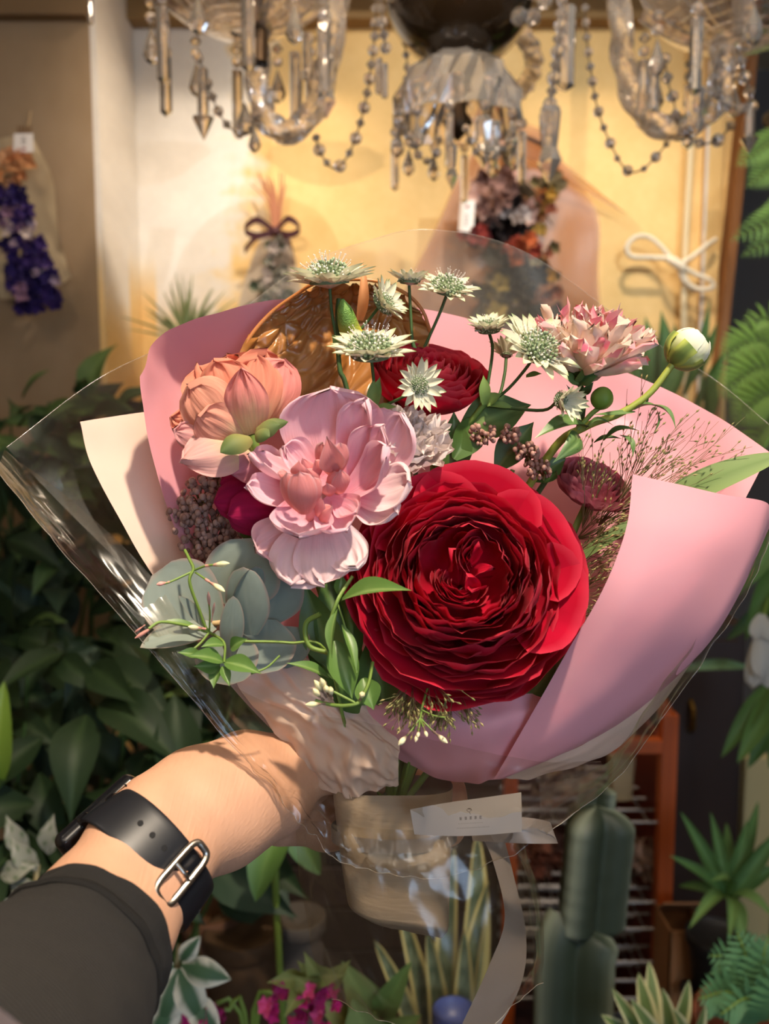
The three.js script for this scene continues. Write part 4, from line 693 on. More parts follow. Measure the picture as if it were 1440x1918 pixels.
// ---------------------------------------------------------------- fine panicum grass and broad blades
{
  const spray = (label, root, fans, seed, reach, n) => {
    const r = rng(seed), o = thing('panicum_grass', label, 'grass', A(root)), list = [];
    for (const [bx, by, bd, ang, spread, len] of fans) for (let k = 0; k < n; k++) {
      const a = ang + rr(r, -spread, spread), L = len * rr(r, 0.45, 1), dz = rr(r, -0.03, 0.012), bend = rr(r, -0.25, 0.25);
      const p = (t) => [bx + Math.cos(a + bend * t) * L * t, by - Math.sin(a + bend * t) * L * t, bd + dz * t];
      const col = mix3([0.13, 0.15, 0.05], [0.26, 0.15, 0.09], r()); list.push(paint(tube([p(0), p(0.35), p(0.7), p(1)].map(A), (t) => 0.00022 * (1.2 - 0.7 * t), 7, 3), col));
      for (let j = 0; j < 4; j++) {
        const t0 = rr(r, 0.4, 1), q = p(t0), s = a + rr(r, -0.7, 0.7), l2 = rr(r, 8, 34), e = [q[0] + Math.cos(s) * l2, q[1] - Math.sin(s) * l2, q[2] + rr(r, -0.006, 0.006)];
        list.push(paint(tube([A(q), A(q).lerp(A(e), 0.5), A(e)], 0.00014, 2, 3), col));
        const g = new THREE.OctahedronGeometry(0.0008, 0).scale(0.7, 1.8, 0.7).applyQuaternion(facing(dir(Math.cos(s), Math.sin(s), 0.2))), w = A(e); g.translate(w.x, w.y, w.z); list.push(paint(g, mix3([0.16, 0.17, 0.05], [0.36, 0.30, 0.12], r())));
      }
    }
    const m = addW('panicle', merge(list), M.vc, o); m.userData.kind = 'stuff';
    addW('stem', tube([A(root), A(root).lerp(A(TIE), 0.5), A(TIE)], 0.0009, 10, 5), M.stem, o);
  };
  spray('wispy panicum grass fanning out over the pink paper beside the folded flap', [1130, 990, .455], [[1120, 985, .452, 0.85, 0.45, 300], [1150, 960, .45, 0.55, 0.35, 330], [1090, 990, .448, 1.2, 0.4, 200], [1160, 940, .452, 1.25, 0.35, 210]], 7, 0, 15);
  spray('dense olive panicum grass between the red flower and the folded flap', [1060, 1120, .455], [[1060, 1080, .45, 0.6, 0.5, 130], [1060, 1120, .45, 0.1, 0.6, 130], [1040, 1160, .45, -0.2, 0.6, 140], [1080, 1010, .455, 0.6, 0.6, 110], [1070, 1040, .45, 0.3, 0.4, 150]], 17, 0, 17);
  spray('fuzzy olive grass tuft under the big red flower', [810, 1270, .42], [[800, 1270, .415, -1.2, 0.7, 100], [850, 1275, .415, -1.6, 0.6, 95], [770, 1270, .415, -1.9, 0.5, 90]], 27, 0, 30);
  const bl = thing('grass_blade', 'broad green blade lying on the pink paper above the folded flap', 'grass blade', at(1310, 915, .44));
  pet(bl, [1180, 985, .452], [1470, 850, .43], 58, [-0.3, 0.6, 1], { shape: point(0.5, 0.5, 0.6), fold: -0.15, nu: 8, nv: 20, color: (u, v) => mix3([0.10, 0.17, 0.04], [0.19, 0.27, 0.09], Math.abs(Math.sin(u * 14)) * 0.7) }, M.leafSoft, 'blade');
  const bl2 = thing('grass_blade', 'dark green blade beside the red flower, running behind the folded flap', 'grass blade', at(1140, 1015, .445));
  pet(bl2, [1080, 1050, .446], [1230, 960, .44], 26, [-0.3, 0.6, 1], { shape: point(0.4, 0.5, 0.7), fold: -0.2, color: (u) => mix3([0.07, 0.13, 0.03], [0.15, 0.22, 0.07], Math.abs(Math.sin(u * 9)) * 0.6) }, M.leafSoft, 'blade');
  // dark leaves deep in the bouquet that close the gaps between the flowers
  const fill = thing('ruscus_sprig', 'green leaf sprig deep in the gaps beside the big red flower', 'leaf sprig', at(640, 1200, .44));
  const dk = (b, t, w, n) => pet(fill, b, t, w, n, { shape: point(0.45, 0.2), fold: 0.2, bulge: 0.06, color: (u, v) => mix3([0.075, 0.15, 0.035], [0.15, 0.23, 0.07], Math.exp(-Math.abs(u) * 14)) }, M.leaf, 'leaf');
  for (const q of [[[640, 1260, .43], [570, 1090, .43], 80, [-0.3, 0.2, 1]], [[650, 1270, .436], [610, 1060, .436], 90, [0.1, 0.2, 1]], [[680, 1280, .438], [560, 1180, .438], 90, [0, 0.4, 1]], [[690, 1330, .432], [600, 1240, .424], 80, [0.1, 0.4, 1]], [[720, 1320, .43], [690, 1190, .425], 90, [0, 0.3, 1]], [[1020, 1300, .43], [1070, 1200, .425], 70, [0.4, 0.3, 1]], [[980, 1320, .43], [1040, 1240, .42], 80, [0.2, 0.3, 1]], [[840, 900, .46], [850, 770, .455], 70, [0.2, 0.1, 1]], [[850, 860, .455], [905, 770, .46], 60, [0.2, 0.1, 1]], [[930, 880, .452], [1000, 790, .45], 60, [0, 0.4, 1]], [[1000, 900, .455], [1060, 860, .452], 50, [0.2, 0.5, 1]], [[520, 1000, .445], [440, 960, .448], 80, [0, 0.2, 1]], [[560, 1060, .446], [480, 1020, .446], 70, [0, 0.2, 1]]]) dk(...q);
  addW('stem', tube([[600, 1100, .44], [650, 1280, .44], TIE].map(A), 0.0015, 12, 6), M.stemDark, fill);
}

// ---------------------------------------------------------------- the arm that holds the bouquet
{
  const bones = [];      // [a, b, radius a, radius b] as seen points
  const B = (a, b, ra, rb) => bones.push([A(a), A(b), ra, rb]);
  // forearm: two side by side so that the wrist is flatter than round
  B([10, 1870, .300], [170, 1700, .348], 0.0270, 0.0200); B([80, 1940, .305], [222, 1752, .350], 0.0270, 0.0200);
  B([170, 1700, .348], [252, 1575, .378], 0.0200, 0.0182); B([222, 1752, .350], [304, 1627, .378], 0.0200, 0.0182);
  B([252, 1575, .378], [298, 1528, .395], 0.0182, 0.0178); B([304, 1627, .378], [342, 1572, .395], 0.0182, 0.0178);
  // palm: heel of the hand and ball of the thumb
  B([298, 1528, .395], [365, 1490, .416], 0.0178, 0.0205); B([342, 1572, .395], [415, 1540, .416], 0.0178, 0.0205);
  B([365, 1490, .416], [455, 1445, .440], 0.0205, 0.0195); B([415, 1540, .416], [505, 1500, .442], 0.0205, 0.0190);
  B([375, 1520, .405], [450, 1490, .428], 0.0170, 0.0200); B([450, 1490, .428], [530, 1470, .452], 0.0200, 0.0185);
  // thumb over the bundle
  B([465, 1445, .440], [560, 1425, .452], 0.0165, 0.0115); B([560, 1420, .452], [640, 1440, .456], 0.0115, 0.0100); B([640, 1440, .456], [700, 1462, .448], 0.0100, 0.0085);
  // four fingers round the back of the bundle
  for (const [y, k] of [[1452, 0.95], [1482, 1], [1512, 0.97], [1540, 0.85]]) {
    B([525, y + 8, .458], [610, y + 14, .490], 0.0105 * k, 0.0100 * k); B([610, y + 14, .490], [760, y + 18, .492], 0.0100 * k, 0.0090 * k); B([760, y + 18, .492], [840, y + 20, .468], 0.0090 * k, 0.0080 * k);
  }
  const lo = V3(9, 9, 9), hi = V3(-9, -9, -9);
  for (const [a, b, r1, r2] of bones) { for (const [p, r] of [[a, r1], [b, r2]]) { lo.min(p.clone().subScalar(r + 0.012)); hi.max(p.clone().addScalar(r + 0.012)); } }
  const size = Math.max(hi.x - lo.x, hi.y - lo.y, hi.z - lo.z), N = 120, mc = new MarchingCubes(N, M.black, false, false, 200000), ctr = lo.clone().add(hi).multiplyScalar(0.5), hs = size / 2, half = N / 2;
  const pre = bones.map(([a, b, r1, r2]) => { const d = b.clone().sub(a); return [a.x, a.y, a.z, d.x, d.y, d.z, d.lengthSq(), r1, r2]; });
  let q = 0; const k = 0.012;
  for (let z = 0; z < N; z++) for (let y = 0; y < N; y++) for (let x = 0; x < N; x++, q++) {
    const wx = ctr.x + (x - half) / half * hs, wy = ctr.y + (y - half) / half * hs, wz = ctr.z + (z - half) / half * hs; let D = 1;
    for (const s of pre) { const dx = wx - s[0], dy = wy - s[1], dz = wz - s[2]; let t = (dx * s[3] + dy * s[4] + dz * s[5]) / s[6]; t = t < 0 ? 0 : t > 1 ? 1 : t; const ex = dx - s[3] * t, ey = dy - s[4] * t, ez = dz - s[5] * t, d = Math.sqrt(ex * ex + ey * ey + ez * ez) - (s[7] + (s[8] - s[7]) * t); if (d > 0.06 && D < 0.03) continue; const h = Math.max(k - Math.abs(D - d), 0) / k; D = Math.min(D, d) - h * h * k * 0.25; }
    mc.field[q] = -D;
  }
  mc.isolation = 0; mc.update();
  const n = mc.count; let g = new THREE.BufferGeometry(); g.setAttribute('position', new THREE.BufferAttribute(mc.positionArray.slice(0, n * 3), 3));
  g.scale(hs, hs, hs).translate(ctr.x, ctr.y, ctr.z); g = mergeVertices(g, 1e-5); g.computeVertexNormals();
  const tone = paint(g, (p) => { const f = fbm(p.x * 60, p.y * 60, p.z * 60, 3); const mole = p.distanceTo(at(243, 1645, .345)) < 0.0009 ? 0.4 : 1; return [(0.60 + 0.10 * f) * mole, (0.335 + 0.06 * f) * mole, (0.215 + 0.04 * f) * mole]; });
  const person = thing('person', 'bare forearm and hand in a black sleeve, gripping the bouquet stems', 'person', A([265, 1640, .37]));
  const skinN = dataTex(256, 256, (u, v) => { const t = 0.5 + 0.6 * fbm(u * 50, v * 50, 2, 3); return [t, t, t]; }, false);
  const p = tone.attributes.position, uv = new Float32Array(p.count * 2); for (let i = 0; i < p.count; i++) { uv[i * 2] = p.getX(i) * 12; uv[i * 2 + 1] = (p.getY(i) + p.getZ(i) * 0.5) * 12; } tone.setAttribute('uv', new THREE.BufferAttribute(uv, 2));
  addW('skin', tone, std(0xffffff, 0.5, { vertexColors: true, sheen: 0.2, bumpMap: skinN, bumpScale: 0.00025 }), person);
  // sleeve
  const knit = dataTex(512, 512, (u, v) => { const w = Math.sin((u * 14 + v * 34) * Math.PI * 2), st = Math.sin((u * 60 - v * 30) * Math.PI * 2); const t = 0.5 + w * 0.34 + st * 0.12; return [t, t, t]; }, false);
  const knitC = dataTex(512, 512, (u, v) => { const f = Math.sin((u * 14 + v * 34) * Math.PI * 2); const t = 0.145 + 0.05 * fbm(u * 60, v * 60, 1, 3) + 0.045 * f; return [t * 1.02, t * 0.985, t * 0.96]; });
  for (const t of [knit, knitC]) t.repeat.set(2.2, 2.2);
  const sl = std(0xffffff, 0.95, { map: knitC, bumpMap: knit, bumpScale: 0.0010 });
  const axis = [[-110, 2110, .235], [34, 1950, .288], [126, 1825, .322], [182, 1756, .339]].map(A);
  const C = (t) => catPoint(axis, t), wob = (a, t) => 0.0022 * noise(Math.cos(a) * 1.2, Math.sin(a) * 1.2, t * 3) + 0.0012 * noise(Math.cos(a) * 3, Math.sin(a) * 3, t * 9);
  const T = axis[3].clone().sub(axis[1]).normalize(), Sx = T.clone().cross(FW).normalize(), Sy = T.clone().cross(Sx).normalize();
  const cuff = (off, t0, t1, seg) => grid(64, seg, (u, v) => { const t = lerp(t0, t1, v), a = u * Math.PI * 2, R = lerp(0.046, 0.0305, sstep(0.1, 1, t)) + off + wob(a, t); const p = C(t).addScaledVector(Sx, Math.cos(a) * R * 1.04).addScaledVector(Sy, Math.sin(a) * R * 0.98); p.uv = [u * 1.2, t * 1.1]; return p; });
  const sleeve = part('sleeve', person);
  addW('sleeve_cloth', cuff(0, 0, 0.999, 60), sl, sleeve); addW('hem_fold', merge([cuff(0.0012, 0.80, 1, 16), cuff(-0.0012, 0.80, 1, 16), grid(64, 4, (u, v) => { const a = u * Math.PI * 2, R = 0.0305 + lerp(0.0012, -0.0012, v) + wob(a, 1); return C(1).addScaledVector(T, 0.0008 * Math.sin(v * Math.PI)).addScaledVector(Sx, Math.cos(a) * R * 1.04).addScaledVector(Sy, Math.sin(a) * R * 0.98); })]), sl, sleeve);
  for (const tt of [0.795, 0.775]) addW('hem_seam', grid(80, 5, (u, v) => { const a = u * Math.PI * 2, b = v * Math.PI * 2, R = lerp(0.046, 0.0305, sstep(0.1, 1, tt)) + wob(a, tt) + 0.0008 + Math.cos(b) * 0.0011; return C(tt).addScaledVector(T, Math.sin(b) * 0.0016).addScaledVector(Sx, Math.cos(a) * R * 1.04).addScaledVector(Sy, Math.sin(a) * R * 0.98); }), sl, sleeve);
}
// ---------------------------------------------------------------- wristwatch, worn with its buckle on the inner wrist
{
  const c0 = A([238, 1640, .372]), c1 = A([312, 1566, .386]), c = c0.clone().lerp(c1, 0.5);
  const T = c1.clone().sub(c0).normalize(), X = T.clone().cross(FW).normalize(), Y = X.clone().cross(T).normalize();      // X across the wrist, Y towards the viewer
  const o = thing('wristwatch', 'black rubber strap watch with a steel buckle on the wrist', 'watch', c);
  if (Y.dot(FW) > 0) Y.negate();
  if (X.dot(UPV) < 0) X.negate();
  const rx = 0.0282, ry = 0.0240, w = 0.0112;
  const P = (a, off, t) => c.clone().addScaledVector(X, Math.cos(a) * (rx + off - t * 0.14)).addScaledVector(Y, Math.sin(a) * (ry + off - t * 0.14)).addScaledVector(T, t);      // a little wider towards the forearm
  const rubber = std(0x14171e, 0.42);
  const band = (a0, a1, off, hw, th, seg = 48, tip = false) => {      // closed bar bent round the wrist with rounded edges
    const prof = []; const n = 20; for (let i = 0; i < n; i++) { const s = i / n * Math.PI * 2, cx = Math.cos(s), sy = Math.sin(s); prof.push([Math.sign(cx) * Math.abs(cx) ** 0.35 * hw, Math.sign(sy) * Math.abs(sy) ** 0.6 * th / 2]); } prof.push(prof[0]);
    return grid(n, seg, (u, v) => { const [x, y] = prof[Math.round(u * n)], a = lerp(a0, a1, v), k = tip ? Math.sqrt(1 - clamp((v - 0.86) / 0.14) ** 2) * 0.999 + 0.001 : 1; return P(a, off + y, x * k); });
  };
  // angles: 0 = upper side of the wrist as seen, pi/2 = towards the viewer, pi = lower side
  const D = Math.PI / 180;
  addW('strap', band(-14 * D, 152 * D, 0.0012, w, 0.0026, 60), rubber, o);
  addW('strap_end', band(118 * D, 206 * D, 0.0042, w * 0.92, 0.0024, 40, false), rubber, o);
  addW('strap_under', band(150 * D, 250 * D, 0.0008, w, 0.0026, 40), rubber, o);
  const hole = (a, off, t = 0) => { const p = P(a, off, t), nrm = p.clone().sub(c).addScaledVector(T, -p.clone().sub(c).dot(T)).normalize(); const g = new THREE.CylinderGeometry(0.0013, 0.0013, 0.0008, 14).applyQuaternion(facing(nrm)).translate(p.x, p.y, p.z); addW('strap_hole', g, std(0x05060a, 0.8), o); };
  for (const a of [62, 76, 90, 104]) hole(a * D, 0.0024, 0.0012); hole(162 * D, 0.0054, -0.001);
  // steel buckle
  const aB = 112 * D, bp = [], hw = w + 0.0022; for (let i = 0; i <= 40; i++) { const s = i / 40 * Math.PI * 2, cx = Math.cos(s), sy = Math.sin(s); bp.push(P(aB + Math.sign(cx) * Math.abs(cx) ** 0.5 * 9 * D, 0.0052 + 0.0006 * cx, Math.sign(sy) * Math.abs(sy) ** 0.35 * hw)); }
  addW('buckle', tube(bp, 0.0016, 120, 10), M.steel, o);
  addW('buckle_pin', tube([P(aB - 9 * D, 0.006, 0), P(aB, 0.0072, 0), P(aB + 10 * D, 0.0062, 0)], [0.0009, 0.001, 0.0007], 12, 8), M.steel, o);
  addW('strap_keeper', band(-2 * D, 6 * D, 0.0032, w + 0.0012, 0.0022, 8), rubber, o);
  // the case sits on the far side, only its flank is seen
  const cp = P(-62 * D, 0.004, 0), cn = cp.clone().sub(c).normalize(), cq = facing(cn, T);
  const caseG = new RoundedBoxGeometry(0.040, 0.010, 0.044, 4, 0.004).applyQuaternion(cq).translate(cp.x, cp.y, cp.z); addW('watch_case', caseG, std(0x0d1016, 0.25, { clearcoat: 0.5 }), o);
  const cg = new RoundedBoxGeometry(0.034, 0.002, 0.038, 3, 0.001).translate(0, 0.0055, 0).applyQuaternion(cq).translate(cp.x, cp.y, cp.z); addW('watch_glass', cg, std(0x05060a, 0.05), o);
  for (const s of [-1, 1]) { const lp = P(-26 * D, 0.003, s * 0.007); addW('lug', new RoundedBoxGeometry(0.006, 0.006, 0.006, 2, 0.0015).applyQuaternion(cq).translate(lp.x, lp.y, lp.z), std(0x0a0c12, 0.2, { clearcoat: 0.6 }), o); }
}

// ---------------------------------------------------------------- crystal chandelier
{
  const D0 = 1.22, o = thing('crystal_chandelier', 'crystal chandelier with a dark globe, glass arms and hanging beads', 'chandelier', at(862, 0, D0));
  const k = D0 / FPX;
  // dark globe, with the neck and rod up to the ceiling
  addW('globe', new THREE.SphereGeometry(142 * k, 48, 32).translate(...at(862, -22, D0).toArray()), std(0x1c130a, 0.16, { metalness: 0.35, clearcoat: 0.5 }), o);
  const top = at(862, -150, D0); addW('rod', tube([top, V3(top.x, HC - 0.02, top.z)], 0.012, 4, 12), M.wire, o); addW('ceiling_rose', lathe([[0, 0], [0.05, 0], [0.055, -0.015], [0.02, -0.03], [0.0, -0.03]], 24).translate(top.x, HC, top.z), M.wire, o);
  const beadG = flat(new THREE.IcosahedronGeometry(1, 1)), oct = flat(new THREE.CylinderGeometry(0.30, 1, 0.8, 8).translate(0, 0.4, 0)), octB = flat(new THREE.CylinderGeometry(1, 0.30, 0.8, 8).translate(0, -0.4, 0)), gemG = merge([oct, octB]);
  const prismG = flat(lathe([[0.001, 0], [0.13, -0.04], [0.15, -0.12], [0.11, -0.55], [0.17, -0.72], [0.001, -1.0]], 6)), spearG = flat(lathe([[0.001, 0], [0.08, -0.02], [0.085, -0.60], [0.06, -0.64], [0.16, -0.68], [0.001, -1]], 8)), barG = flat(lathe([[0.001, 0], [0.10, -0.03], [0.10, -0.93], [0.001, -1.0]], 8)), dropG = flat(lathe([[0.001, 0], [0.06, -0.15], [0.2, -0.55], [0.24, -0.72], [0.15, -0.9], [0.001, -1]], 8));
  const put = (name, g, p, s, parent, q) => { const m = mesh(name, g, M.glass, parent); m.position.copy(p).sub(parent === o ? o.position : o.position).add(V3(0, 0, 0)); if (Array.isArray(s)) m.scale.set(...s); else m.scale.setScalar(s); if (q) m.quaternion.copy(q); return m; };
  function chain(pts, size, gap) {      // beads wired one after another
    const P = pts.map(A), c = part('bead_chain', o), curve = new THREE.CatmullRomCurve3(P), L = curve.getLength(), n = Math.max(2, Math.round(L / gap));
    addW('chain_wire', tube(P, 0.0012, n * 2, 5), M.wire, c);
    for (let i = 0; i <= n; i++) { const t = i / n, s = size * (0.8 + 0.25 * Math.abs(Math.sin(i * 1.7))), m = put('bead', i % 2 ? gemG : beadG, curve.getPointAt(t), i % 2 ? [s * 0.85, s, s * 0.85] : s, c, facing(curve.getTangentAt(t))); }
  }
  const drop = (name, g, x, y, d, len, fat = 1) => put(name, g, at(x, y, d), [len * k * fat, len * k, len * k * fat], o);
  const B = 0.0085;
  chain([[704, -10, 1.22], [702, 60, 1.21], [694, 130, 1.20], [680, 210, 1.19], [655, 285, 1.19], [627, 316, 1.19], [602, 290, 1.19], [592, 258, 1.20]], B, 0.023);
  chain([[372, 110, 1.18], [392, 165, 1.17], [412, 215, 1.17], [438, 245, 1.17], [466, 250, 1.17], [480, 215, 1.17]], B * 0.95, 0.021);
  chain([[1094, -12, 1.22], [1098, 60, 1.21], [1106, 130, 1.20], [1118, 200, 1.19], [1140, 262, 1.19], [1172, 318, 1.19], [1202, 318, 1.19], [1228, 294, 1.19], [1248, 270, 1.19]], B * 0.85, 0.024);
  chain([[758, 80, 1.24], [762, 140, 1.22], [748, 200, 1.19], [742, 235, 1.18]], B * 0.75, 0.022);
  chain([[748, 225, 1.15], [770, 265, 1.13], [795, 302, 1.12], [815, 290, 1.12], [822, 262, 1.12]], B * 0.8, 0.017);
  chain([[872, 240, 1.11], [888, 280, 1.11], [915, 300, 1.12], [945, 275, 1.13], [968, 235, 1.15]], B * 0.75, 0.018);
  chain([[1246, 110, 1.16], [1250, 150, 1.16], [1262, 190, 1.16], [1270, 235, 1.16], [1310, 268, 1.16], [1345, 262, 1.16], [1368, 236, 1.16]], B * 1.1, 0.026);
  chain([[712, -8, 1.15], [716, 40, 1.15], [722, 90, 1.15]], B * 1.0, 0.017);
  chain([[1052, 0, 1.16], [1046, 70, 1.16], [1036, 150, 1.16], [1030, 195, 1.16]], B * 1.15, 0.019);
  chain([[1020, 0, 1.17], [1000, 30, 1.17], [985, 45, 1.17], [965, 20, 1.17], [950, 0, 1.17]], B * 1.7, 0.026);
  chain([[600, -10, 1.14], [610, 50, 1.14], [616, 110, 1.14], [612, 150, 1.14]], B * 1.2, 0.019);
  chain([[1380, 90, 1.13], [1390, 130, 1.13], [1402, 170, 1.13], [1406, 200, 1.13]], B * 1.2, 0.020);
  chain([[1352, 95, 1.13], [1338, 140, 1.13], [1350, 190, 1.13], [1385, 205, 1.13]], B * 1.2, 0.020);
  // curved glass arms, moulded like rope
  const rope = (pts, r) => addW('glass_arm', flat(tube(pts.map(A), (v, a) => r * (1 + 0.13 * Math.sin(a * 3 + v * 46)), 110, 18)), M.glass, o);
  rope([[640, -60, 1.26], [628, 40, 1.24], [612, 130, 1.22], [585, 210, 1.20], [540, 246, 1.19], [500, 225, 1.18], [484, 165, 1.17], [482, 90, 1.16], [484, 40, 1.15]], 0.0165);
  rope([[1158, -80, 1.26], [1162, 40, 1.24], [1168, 120, 1.22], [1192, 195, 1.20], [1245, 240, 1.18], [1300, 228, 1.17], [1340, 190, 1.16], [1352, 130, 1.15], [1356, 70, 1.15]], 0.0165);
  rope([[960, 30, 1.30], [1000, 110, 1.36], [980, 165, 1.42], [940, 175, 1.45]], 0.014);
  // cut glass dishes under the candles, and the domed bowl below the globe
  const dish = (x, y, d, r, h, name = 'drip_dish') => { const n = 28, c = at(x, y, d); return addW(name, flat(grid(n * 2, 8, (u, v) => { const a = u * Math.PI * 2, sc = 1 + 0.05 * Math.cos(a * 14) * v, rad = r * (0.15 + 0.85 * v) * sc; return V3(c.x + Math.cos(a) * rad, c.y + h * v * v - 0.004 * Math.abs(Math.sin(a * 14)) * v, c.z + Math.sin(a) * rad); })), std(0xf4efe8, 0.03, { transmission: 1, thickness: 0, ior: 1.7 }), o); };
  const dishThick = (x, y, d, r, h) => { const c = at(x, y, d), pr = []; for (let i = 0; i <= 8; i++) { const v = i / 8; pr.push([r * (0.12 + 0.88 * v), h * v * v]); } for (let i = 8; i >= 0; i--) { const v = i / 8; pr.push([r * (0.12 + 0.86 * v), h * v * v + 0.006]); } const g = lathe(pr, 40), p = g.attributes.position; for (let i = 0; i < p.count; i++) { const a = Math.atan2(p.getZ(i), p.getX(i)), R = Math.hypot(p.getX(i), p.getZ(i)), s = 1 + 0.05 * Math.cos(a * 12) * (R / r); p.setX(i, p.getX(i) * s); p.setZ(i, p.getZ(i) * s); } addW('drip_dish', flat(g).translate(c.x, c.y, c.z), M.glass, o); };
  dishThick(452, 62, 1.15, 0.125, 0.060); dishThick(1392, 86, 1.15, 0.135, 0.060); dishThick(470, 40, 1.45, 0.10, 0.04);
  {
    const c = at(858, 128, 1.22), pr = [[0.018, 0.012], [0.045, 0.010], [0.070, -0.008], [0.086, -0.040], [0.094, -0.078], [0.090, -0.078], [0.081, -0.040], [0.066, -0.012], [0.043, 0.004], [0.018, 0.006]], g = lathe(pr, 36), p = g.attributes.position;
    for (let i = 0; i < p.count; i++) { const a = Math.atan2(p.getZ(i), p.getX(i)), y = p.getY(i), s = 1 + 0.05 * Math.cos(a * 9 + y * 70) + 0.05 * Math.cos(a * 9 - y * 70); p.setX(i, p.getX(i) * s); p.setZ(i, p.getZ(i) * s); }
    addW('glass_bowl', flat(g).translate(c.x, c.y, c.z), M.glass, o);
    addW('finial', lathe([[0.03, 0.02], [0.02, 0.0], [0.012, -0.06], [0.022, -0.075], [0.012, -0.09], [0.001, -0.10]], 16).translate(c.x, c.y, c.z), M.wire, o);
    for (let i = 0; i < 12; i++) { const a = i / 12 * Math.PI * 2 + 0.2, p2 = V3(c.x + Math.cos(a) * 0.092, c.y - 0.082, c.z + Math.sin(a) * 0.092); put('bead', beadG, p2, B * 0.85, o); put(i % 3 ? 'crystal_drop' : 'prism_drop', i % 3 ? dropG : barG, p2.clone().add(V3(0, -0.009, 0)), i % 3 ? 0.042 : [0.06, 0.075, 0.06], o); }
  }
  // dishes carry a ring of beads and drops
  for (const [x, y, d, r, n] of [[452, 56, 1.15, 0.118, 12], [1392, 80, 1.15, 0.128, 12]]) { const c = at(x, y, d); for (let i = 0; i < n; i++) { const a = i / n * Math.PI * 2 + 0.3, p = V3(c.x + Math.cos(a) * r, c.y + 0.022, c.z + Math.sin(a) * r); put('bead', gemG, p, B, o); put('bead', beadG, p.clone().add(V3(0, -0.018, 0)), B * 0.9, o); put(i % 2 ? 'crystal_drop' : 'prism_drop', i % 2 ? dropG : barG, p.clone().add(V3(0, -0.028, 0)), i % 2 ? 0.05 : [0.085, 0.095, 0.085], o); } }
  drop('prism_drop', spearG, 379, 128, 1.16, 124, 1.0); drop('prism_drop', prismG, 1030, 196, 1.15, 136, 1.0); drop('prism_drop', spearG, 1406, 200, 1.12, 78, 1.3); drop('prism_drop', prismG, 846, 268, 1.10, 78, 0.9); drop('prism_drop', barG, 720, 118, 1.15, 62, 1); drop('prism_drop', barG, 709, 108, 1.16, 64, 1); drop('prism_drop', barG, 1226, 128, 1.16, 76, 1.3); drop('prism_drop', prismG, 1306, 160, 1.14, 90, 1); drop('prism_drop', barG, 552, 95, 1.2, 130, 0.8); drop('crystal_drop', dropG, 476, 235, 1.16, 48, 1); drop('prism_drop', barG, 575, 60, 1.2, 90, 1); drop('crystal_drop', dropG, 458, 190, 1.17, 60, 1.2); drop('prism_drop', prismG, 610, 100, 1.13, 110, 1); drop('prism_drop', barG, 168, -20, 1.1, 58, 0.9); drop('prism_drop', barG, 1062, 10, 1.18, 150, 1.1); drop('prism_drop', prismG, 1190, 130, 1.3, 80, 0.9);
  drop('prism_drop', prismG, 905, 215, 1.12, 90, 1.1); drop('prism_drop', prismG, 925, 225, 1.13, 80, 1.1); drop('prism_drop', barG, 560, 130, 1.26, 80, 0.8);
  for (const [x, y, d] of [[482, -120, 1.15], [1392, -120, 1.15], [720, -110, 1.0], [1010, -110, 1.0]]) {      // lit bulbs added above the frame for glints in the crystal
    const p = at(x, y, d), g = lathe([[0.001, 0], [0.012, 0.004], [0.015, 0.016], [0.011, 0.034], [0.004, 0.048], [0.001, 0.052]], 14);
    addW('added_candle_bulb', g.translate(p.x, p.y, p.z), std(0x000000, 0.5, { emissive: new THREE.Color().setRGB(1, 0.80, 0.58), emissiveIntensity: 40 }), o);
    const L = new THREE.PointLight(new THREE.Color().setRGB(1, 0.80, 0.58), 0.10, 0, 2); L.position.set(p.x, p.y + 0.02, p.z); L.castShadow = true; L.shadow.radius = 0.6; scene.add(L);
    addW('candle_sleeve', tube([p, p.clone().add(V3(0, -0.05, 0))], 0.011, 2, 12), M.wire, o);
  }
  rope([[740, -60, 1.18], [730, -20, 1.08], [722, -60, 1.0], [720, -85, 1.0]], 0.012); rope([[980, -60, 1.18], [1000, -20, 1.08], [1008, -60, 1.0], [1010, -85, 1.0]], 0.012);
  addW('candle_sleeve', tube([at(482, 120, 1.15), at(482, -80, 1.15)], 0.014, 4, 14), M.wire, o); addW('candle_sleeve', tube([at(1392, 90, 1.15), at(1392, -80, 1.15)], 0.014, 4, 14), M.glass, o);
}

// ---------------------------------------------------------------- hanging dried flowers on the walls
const tagPaper = (mark) => { const cv = document.createElement('canvas'); cv.width = 128; cv.height = 256; const g = cv.getContext('2d'); g.fillStyle = '#efe6dc'; g.fillRect(0, 0, 128, 256); g.fillStyle = '#8c2a22'; g.beginPath(); g.arc(64, 48, mark, 0, 7); g.fill(); g.fillStyle = '#6a5a50'; for (let i = 0; i < 5; i++) g.fillRect(50, 110 + i * 22, 28, 10); const t = new THREE.CanvasTexture(cv); t.colorSpace = THREE.SRGBColorSpace; return std(0xffffff, 0.7, { map: t }); };
M.tag = tagPaper(16);
const blobG = [1, 2, 3].map((s) => { const g = new THREE.IcosahedronGeometry(1, 2), p = g.attributes.position; for (let i = 0; i < p.count; i++) { const v = V3().fromBufferAttribute(p, i), n = v.clone().normalize(), k = 0.78 + 0.5 * fbm(n.x * 2.2 + s, n.y * 2.2, n.z * 2.2 + s, 3) + 0.16 * Math.cos(Math.atan2(n.z, n.x) * 5 + s) * (1 - n.y * n.y); p.setXYZ(i, n.x * k, n.y * k * 0.9, n.z * k); } const h = mergeVertices(g.deleteAttribute('normal').deleteAttribute('uv'), 1e-4); h.computeVertexNormals(); return h; });
const dryPetalG = leaf(1, 0.6, { shape: round(0.6, 0.3), cup: 0.5, ruf: 0.1, nu: 5, nv: 5, color: () => [1, 1, 1] });
